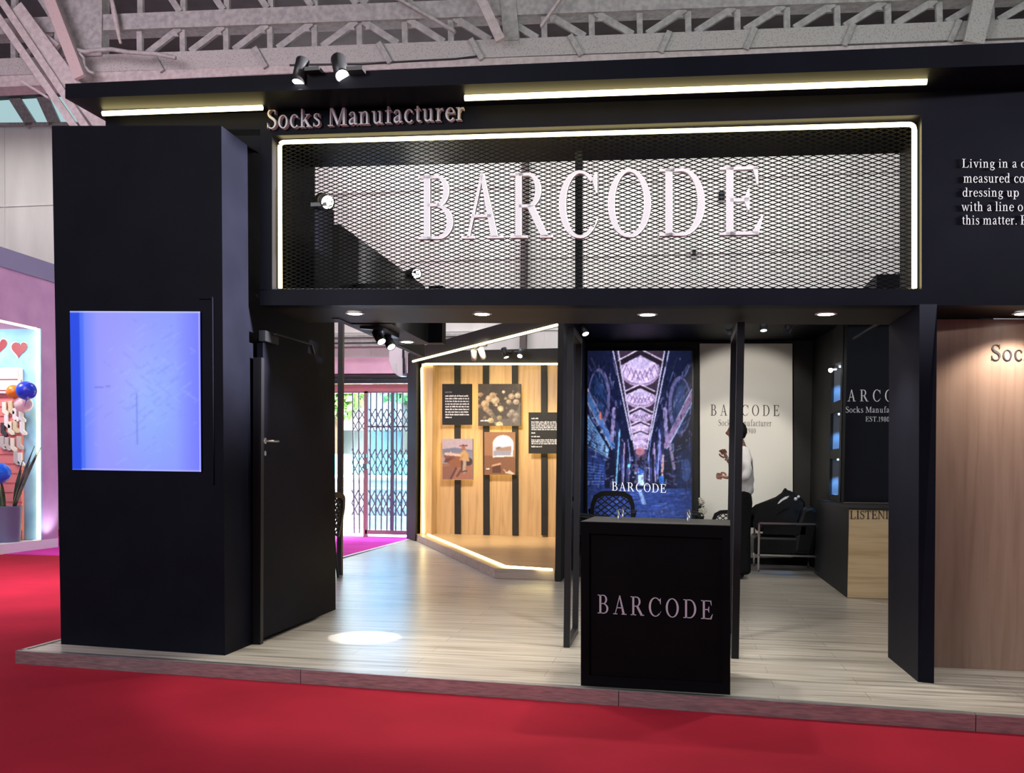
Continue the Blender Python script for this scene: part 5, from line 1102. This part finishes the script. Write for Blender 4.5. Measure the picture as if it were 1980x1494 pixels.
# ================================================================== the standing man
def skin_mesh(nodes, edges, sub=2):
    me = bpy.data.meshes.new('tmp'); me.from_pydata([n[0] for n in nodes], edges, [])
    ob = bpy.data.objects.new('tmp', me); COL.objects.link(ob)
    md = ob.modifiers.new('s', 'SKIN'); md.use_smooth_shade = True
    for i, n in enumerate(nodes):
        r = n[1]; me.skin_vertices[0].data[i].radius = r if isinstance(r, tuple) else (r, r)
    me.skin_vertices[0].data[0].use_root = True
    sb_ = ob.modifiers.new('u', 'SUBSURF'); sb_.levels = sub; sb_.render_levels = sub
    dg = bpy.context.evaluated_depsgraph_get(); dg.update()
    out = bpy.data.meshes.new_from_object(ob.evaluated_get(dg))
    v = [x.co.copy() for x in out.vertices]; f = [tuple(p.vertices) for p in out.polygons]
    bpy.data.objects.remove(ob); bpy.data.meshes.remove(me); bpy.data.meshes.remove(out)
    return v, f
ft = onZ(1436, 1117); PX, PY = ft.x - .035, ft.y
man = empty('person', (PX, PY, 0), 'man in a white shirt and black trousers talking with raised hands', 'person')
T = lambda v: [Vector((p[0] + PX, p[1] + PY, p[2])) for p in v]
body = MB()
def addskin(b, nodes, edges, sub=2):
    v, f = skin_mesh(nodes, edges, sub); b.add(T(v), f, True)
SH = 1.43
core = [((0, 0, .95), .06), ((0, 0, 1.15), .085), ((.01, 0, 1.32), .09), ((0, 0, 1.45), .065), ((-.03, 0, 1.53), .052), ((-.045, 0, 1.60), .055),
        ((0, .08, .90), .05), ((-.01, .10, .49), .055), ((.02, .10, .09), .038), ((0, -.08, .90), .05), ((.0, -.10, .49), .055), ((.03, -.10, .09), .038),
        ((.01, .17, SH - .03), .05), ((.0, .245, 1.17), .038), ((-.15, .15, 1.335), .026), ((.01, -.17, SH - .03), .05), ((.05, -.245, 1.13), .038), ((-.16, -.16, 1.125), .026)]
ce = [(0, 1), (1, 2), (2, 3), (3, 4), (4, 5), (0, 6), (6, 7), (7, 8), (0, 9), (9, 10), (10, 11), (2, 12), (12, 13), (13, 14), (2, 15), (15, 16), (16, 17)]
addskin(body, core, ce)
# head
HC = Vector((-.055, 0, 1.635)); vs = []; fs = []; N_, M_ = 36, 28
for i in range(M_ + 1):
    ph = PI * i / M_
    for t in range(N_):
        th = 2 * PI * t / N_; d = Vector((math.sin(ph) * math.cos(th), math.sin(ph) * math.sin(th), math.cos(ph)))
        p = Vector((d.x * .098, d.y * .076, d.z * .118))
        if d.z < -.1: p.y *= 1 - .28 * (-d.z - .1); p.x *= 1 - .10 * (-d.z) if d.x > 0 else 1
        if d.x < -.3:
            w = lambda y0, z0, sy_, sz_: math.exp(-((p.y - y0) / sy_) ** 2 - ((p.z - z0) / sz_) ** 2)
            p.x -= .026 * w(0, -.022, .011, .020) + .010 * w(0, -.002, .008, .02) + .010 * w(0, -.098, .022, .016) + .006 * w(0, -.062, .02, .010) + .005 * w(0, .03, .045, .012)
            p.x += .010 * (w(.03, .010, .014, .011) + w(-.03, .010, .014, .011)) + .004 * w(0, -.048, .012, .006)
        vs.append(HC + p)
for i in range(M_):
    for t in range(N_): fs.append((i * N_ + t, (i + 1) * N_ + t, (i + 1) * N_ + (t + 1) % N_, i * N_ + (t + 1) % N_))
body.add(T(vs), fs, True)
for s in (-1, 1): body.ball(HC + Vector((PX + .008, PY + s * .078, -.012)), .03, 12, 8, (.62, .28, 1.0))
def hand(b, wrist, direc, side, curl, sc_=1.0):    # palm, four bent fingers and a thumb
    d = Vector(direc).normalized(); s = Vector(side); s = (s - d * s.dot(d)).normalized(); n = d.cross(s)
    Wp = Vector(wrist)
    P_ = lambda a, e, c_: tuple(Wp + d * a * sc_ + s * e * sc_ + n * c_ * sc_)
    addskin(b, [(P_(-.02, 0, 0), .022), (P_(.03, 0, 0), (.030, .017)), (P_(.075, 0, 0.0), (.036, .015))], [(0, 1), (1, 2)])
    for j, (e, ln) in enumerate(((.028, .068), (.010, .078), (-.010, .072), (-.027, .056))):
        c1, c2_, c3 = curl * .5, curl * 1.1, curl * 1.6 + j * .08
        a0, h0 = .07, 0.0; a1 = a0 + ln * .45 * math.cos(c1); h1 = ln * .45 * math.sin(c1); a2 = a1 + ln * .33 * math.cos(c2_); h2 = h1 + ln * .33 * math.sin(c2_); a3 = a2 + ln * .25 * math.cos(c3); h3 = h2 + ln * .25 * math.sin(c3)
        addskin(b, [(P_(a0 - .02, e * .9, 0), .010), (P_(a1, e, h1), .0095), (P_(a2, e, h2), .0088), (P_(a3, e, h3), .0075)], [(0, 1), (1, 2), (2, 3)])
    addskin(b, [(P_(.01, .022, .0), .014), (P_(.038, .045, .012), .011), (P_(.062, .048, .03), .0095), (P_(.082, .042, .042), .008)], [(0, 1), (1, 2), (2, 3)])
hand(body, (-.155, .145, 1.345), (-.45, -.1, .9), (-.7, .3, -.3), 1.0)
hand(body, (-.165, -.155, 1.125), (-.95, .2, .15), (.1, .1, 1), .75)
bo = body.build('body', 'skin', man)
b = MB()
for s in (-1, 1): b.ball(HC + Vector((PX - .083, PY + s * .030, .011)), .0105, 10, 8)
b.build('eyes', 'ink', man)
b = MB()
for i in range(M_):
    for t in range(N_):
        q = [vs[i * N_ + t], vs[(i + 1) * N_ + t], vs[(i + 1) * N_ + (t + 1) % N_], vs[i * N_ + (t + 1) % N_]]
        c_ = sum((p for p in q), Vector()) / 4 - HC
        if c_.z > .062 or (c_.x > -.005 and c_.z > -.015) or (c_.x > .035 and c_.z > -.075) or (-.04 < c_.x < .02 and c_.z > .03):
            gq = [HC + (p - HC) * 1.07 + Vector((.004, 0, .004)) for p in q]; b.add(T(gq), [(0, 1, 2, 3)], True); b.add(T(q), [(3, 2, 1, 0)], True)
b.build('hair', 'hair', man)
b = MB()
addskin(b, [((0, 0, .90), (.128, .118)), ((0, 0, .98), (.150, .135)), ((.005, 0, 1.12), (.150, .135)), ((.015, 0, 1.30), (.160, .140)), ((.0, 0, 1.43), (.095, .09)), ((-.01, 0, 1.485), .066),
            ((.012, .175, SH - .02), .074), ((.0, .25, 1.17), .062), ((-.125, .165, 1.31), .042), ((.012, -.175, SH - .02), .074), ((.05, -.25, 1.13), .064), ((-.13, -.17, 1.125), .044)],
        [(0, 1), (1, 2), (2, 3), (3, 4), (4, 5), (3, 6), (6, 7), (7, 8), (3, 9), (9, 10), (10, 11)])
for i, p in enumerate(b.v): b.v[i] = p + Vector((.006 * math.sin(p.z * 46 + p.y * 20), .004 * math.sin(p.z * 38), 0))
b.build('shirt', 'shirt', man)
b = MB()
addskin(b, [((0, 0, 1.03), (.112, .108)), ((.012, 0, .93), (.135, .128)), ((.02, .075, .82), .105), ((.01, .10, .49), .098), ((.03, .10, .12), .082), ((.03, .10, .04), .084), ((.02, -.075, .82), .105), ((.015, -.10, .49), .098), ((.04, -.10, .12), .082), ((.04, -.10, .04), .084)], [(0, 1), (1, 2), (2, 3), (3, 4), (4, 5), (1, 6), (6, 7), (7, 8), (8, 9)])
b.build('trousers', 'cloth', man)
for s in (-1, 1):
    b = MB(); addskin(b, [((.05, s * .10, .042), .042), ((-.03, s * .103, .04), .046), ((-.13, s * .108, .034), .04), ((-.18, s * .11, .028), .028)], [(0, 1), (1, 2), (2, 3)])
    b.v = [Vector((p.x, p.y, max(p.z, .001))) for p in b.v]; b.build('shoe', 'gloss', man)
b = MB(); wv = Vector((-.148, .15, 1.335)); b.lathe([(.030, -.008), (.032, 0), (.030, .008)], wv + Vector((PX, PY, 0)), (-.55, -.1, .75), 16); b.build('wristwatch', 'chrome', man)

# ================================================================== neighbouring pink stall at the left
SXp = -9.2
sp_ = lambda x, y, o_=0.0: onX(x, y, SXp + o_)
sl = empty('pink_stall', sp_(60, 1055), 'pink neighbouring stall with a lit display opening at the left edge', 'stall')
yl, yr = sp_(-70, 800).y, sp_(112, 800).y
oy = sp_(77, 800).y; ot = sp_(60, 631).z; topz = sp_(60, 533).z
b = MB(); b.box((SXp - .12, yl, -.08), (SXp, yr, .06)); b.build('plinth', 'white', sl)
b = MB(); b.box((SXp - .12, oy + .052, .06), (SXp, yr, topz)); b.box((SXp - .12, yl, ot), (SXp, oy + .052, topz)); b.box((SXp - 1.2, yr - .1, -.08), (SXp - .12, yr, topz)); b.build('front_wall', 'pink', sl)
b = MB(); b.box((SXp - .3, yl, topz), (SXp + .02, yr + .1, topz + .27)); b.build('cornice', 'purplegrey', sl)
b = MB(); b.box((SXp - 2.1, yl, -.08), (SXp - 2.0, oy + .05, ot + .2)); b.box((SXp - 2.0, oy + .02, .06), (SXp - .0, oy + .05, ot)); b.build('recess_wall', 'blue', sl)
b = MB(); b.box((SXp - 2.0, yl, -.08), (SXp - .12, oy, .055)); b.build('recess_floor', 'white', sl)
led([Vector((SXp - .02, yl, ot - .01)), Vector((SXp - .02, oy - .06, ot - .01)), Vector((SXp - .02, oy - .015, ot - .06)), Vector((SXp - .02, oy - .015, .08))], 'glowing strip round the display opening of the pink stall', .02)
BWY = oy + .02
bw_ = lambda x, y, o_=0.0: onY(x, y, BWY - .005 - o_)
def heart(cx, cy, s, label):
    pts = []
    for k in range(28):
        t = 2 * PI * k / 28; pts.append((cx + s * (16 * math.sin(t) ** 3) / 17 + s * .12 * (math.cos(t)), cy - s * (13 * math.cos(t) - 5 * math.cos(2 * t) - 2 * math.cos(3 * t) - math.cos(4 * t)) / 17 * 1.12))
    o = empty('heart', bw_(cx, cy), label, 'wall decoration', 'red hearts on the blue wall')
    ct = Vector(bw_(cx, cy))
    b = MB(); b.prism([bw_(x, y, .012) for x, y in pts], (0, .006, 0)); b.build('red_face', 'red', o)
    b = MB(); b.prism([ct + (Vector(bw_(x, y)) - ct) * 1.10 for x, y in pts], (0, -.005, 0)); b.build('white_rim', 'white', o)
heart(37, 674, 16, 'whole red heart on the blue wall of the pink stall'); heart(-2, 668, 16, 'red heart cut by the left edge of the photo')
sh = empty('sock_rack', bw_(10, 1040), 'coral slatted rack with a bright white top in the pink stall', 'rack')
rx0, rx1 = bw_(-60, 800).x, bw_(46, 800).x
b = MB(); b.box((rx0, BWY - .05, .06), (rx1, BWY - .005, bw_(20, 745).z))
for k in range(16): b.box((rx0, BWY - .065, .2 + k * .14), (rx1, BWY - .05, .31 + k * .14))
b.build('slatboard', 'redshelf', sh)
b = MB(); b.box((rx0, BWY - .14, bw_(20, 762).z), (rx1, BWY - .005, bw_(20, 712).z)); b.build('top_box', 'white', sh, .02)
b = MB(); b.box((rx0, BWY - .145, bw_(20, 736).z), (rx1, BWY - .139, bw_(20, 734).z)); b.box((rx0, BWY - .145, bw_(20, 757).z), (rx1, BWY - .139, bw_(20, 755).z)); b.build('red_line', 'red', sh)
sock_cols = [(.75, .72, .60, 1), (.72, .72, .74, 1), (.62, .55, .36, 1), (.05, .05, .06, 1), (.50, .46, .44, 1)]
sm_ = [mat('sock_knit_%d' % i, c_, .95) for i, c_ in enumerate(sock_cols)]
colname = ['cream', 'white', 'mustard', 'black', 'grey']
sl_ = [(8, 790, 0), (20, 788, 2), (28, 802, 1), (40, 803, 1), (5, 830, 3), (12, 815, 1), (19, 828, 0), (29, 824, 2), (42, 828, 1), (4, 856, 4), (13, 858, 4), (24, 860, 0), (36, 856, 4), (38, 888, 1), (30, 886, 4)]
rowname = lambda y: 'top' if y < 808 else 'second' if y < 840 else 'third' if y < 870 else 'lowest'
cnt = {}
for (x, y, ci) in sl_: cnt[rowname(y)] = cnt.get(rowname(y), 0) + 1
seen = {}; ordn = ['first', 'second', 'third', 'fourth', 'fifth']
for (x, y, ci) in sorted(sl_, key=lambda t: (rowname(t[1]), t[0])):
    rname = rowname(y); seen[rname] = seen.get(rname, 0) + 1
    base_ = bw_(x, y, .10); b = MB()
    sk = [(-.035, .10), (.025, .10), (.025, -.02), (.065, -.06), (.06, -.095), (.02, -.10), (-.035, -.05)]
    b.prism([base_ + Vector((sy_ * 1.1, 0, z_)) for sy_, z_ in sk], (0, .03, 0)); b.box(tuple(base_ + Vector((-.008, .01, .09))), tuple(base_ + Vector((.008, .045, .10))))
    tag(b.build('sock_pack', sm_[ci], None, .008), colname[ci] + ' socks on the ' + rname + ' row of the coral rack, ' + ordn[seen[rname] - 1] + ' from the left', 'socks', 'sock packs on the coral rack')
def balloon(px, r, X_, m_, label):
    c_ = onY(*px, X_); o = empty('balloon', c_ - Vector((0, 0, r * 1.1)), label, 'balloon', 'balloons at the pink stall')
    b = MB(); b.ball(c_, r, 20, 14, (1, 1, .95)); b.build('skin', m_, o)
    b = MB(); b.lathe([(.012, -r * 1.06), (.006, -r * .96), (.02, -r * .9)], c_, (0, 0, 1), 8); b.tube([c_ - Vector((0, 0, r)), c_ - Vector((.03, 0, r * 1.6))], .003, 5); b.build('knot', m_, o)
k_ = 13.4 * 1.0 / 1840
balloon((27, 757), .105, oy - .30, mat('orange_balloon', (.75, .20, .02, 1), .3), 'orange balloon at the right of the coral rack')
balloon((51, 755), .14, oy - .42, mat('royal_blue_balloon', (.02, .05, .62, 1), .3), 'royal blue balloon beside the orange one')
balloon((45, 781), .125, oy - .22, mat('pale_pink_balloon', (.80, .58, .62, 1), .3), 'pale pink balloon below the royal blue one')
balloon((-1, 914), .15, oy - .85, mat('bright_blue_balloon', (.01, .13, .80, 1), .25), 'bright blue balloon in front of the plant at the left edge')
pc = onZ(14, 1047, .06); ph = onY(14, 978, pc.y).z
po = empty('snake_plant', pc, 'snake plant in a violet grey pot in the pink stall', 'plant')
b = MB(); b.lathe([(.17, .06), (.20, ph - .01), (.20, ph), (.18, ph), (.175, ph - .05)], (pc.x, pc.y, 0), (0, 0, 1), 28); b.build('pot', mat('violet_grey_pot', (.13, .12, .22, 1), .5), po)
b = MB(); b.lathe([(.174, ph - .06), (.174, ph - .045)], (pc.x, pc.y, 0), (0, 0, 1), 20); b.build('soil', 'trunk', po)
rn = random.Random(11)
for k in range(13):
    an = rn.uniform(0, 2 * PI); ln_ = rn.uniform(.45, .95); lean = rn.uniform(.05, .32); base_ = Vector((pc.x + .09 * math.cos(an), pc.y + .09 * math.sin(an), ph - .05)); dr_ = Vector((math.cos(an) * lean, math.sin(an) * lean, 1)).normalized(); sd = dr_.cross(Vector((1, 0, 0))).normalized()
    vs2 = []; n9 = 9
    for j in range(n9):
        t = j / (n9 - 1); w_ = .036 * (math.sin(PI * min(t * .9 + .12, 1)) ** .6) * (1 - t ** 6) + .001; c_ = base_ + dr_ * ln_ * t + Vector((math.cos(an), math.sin(an), 0)) * .10 * t * t
        vs2 += [c_ - sd * w_ + Vector((.006, 0, 0)), c_ + Vector((-.004, 0, 0)), c_ + sd * w_ + Vector((.006, 0, 0))]
    b = MB(); b.add(vs2, [f for j in range(n9 - 1) for f in ((3 * j, 3 * j + 1, 3 * j + 4, 3 * j + 3), (3 * j + 1, 3 * j + 2, 3 * j + 5, 3 * j + 4))], True); b.build('leaf', 'leaf', po)
l_ = area('stall_lamp', (SXp - .6, oy - .9, ot - .05), (SXp - .5, oy, 1.4), .6, 26, (1, .95, .92), .3)
lamp(None, 'stall_uplight', (SXp + .22, yr - .28, -.02), (SXp - .02, yr - .25, 1.3), 22, 1.6, .8, (.85, .85, 1.0))
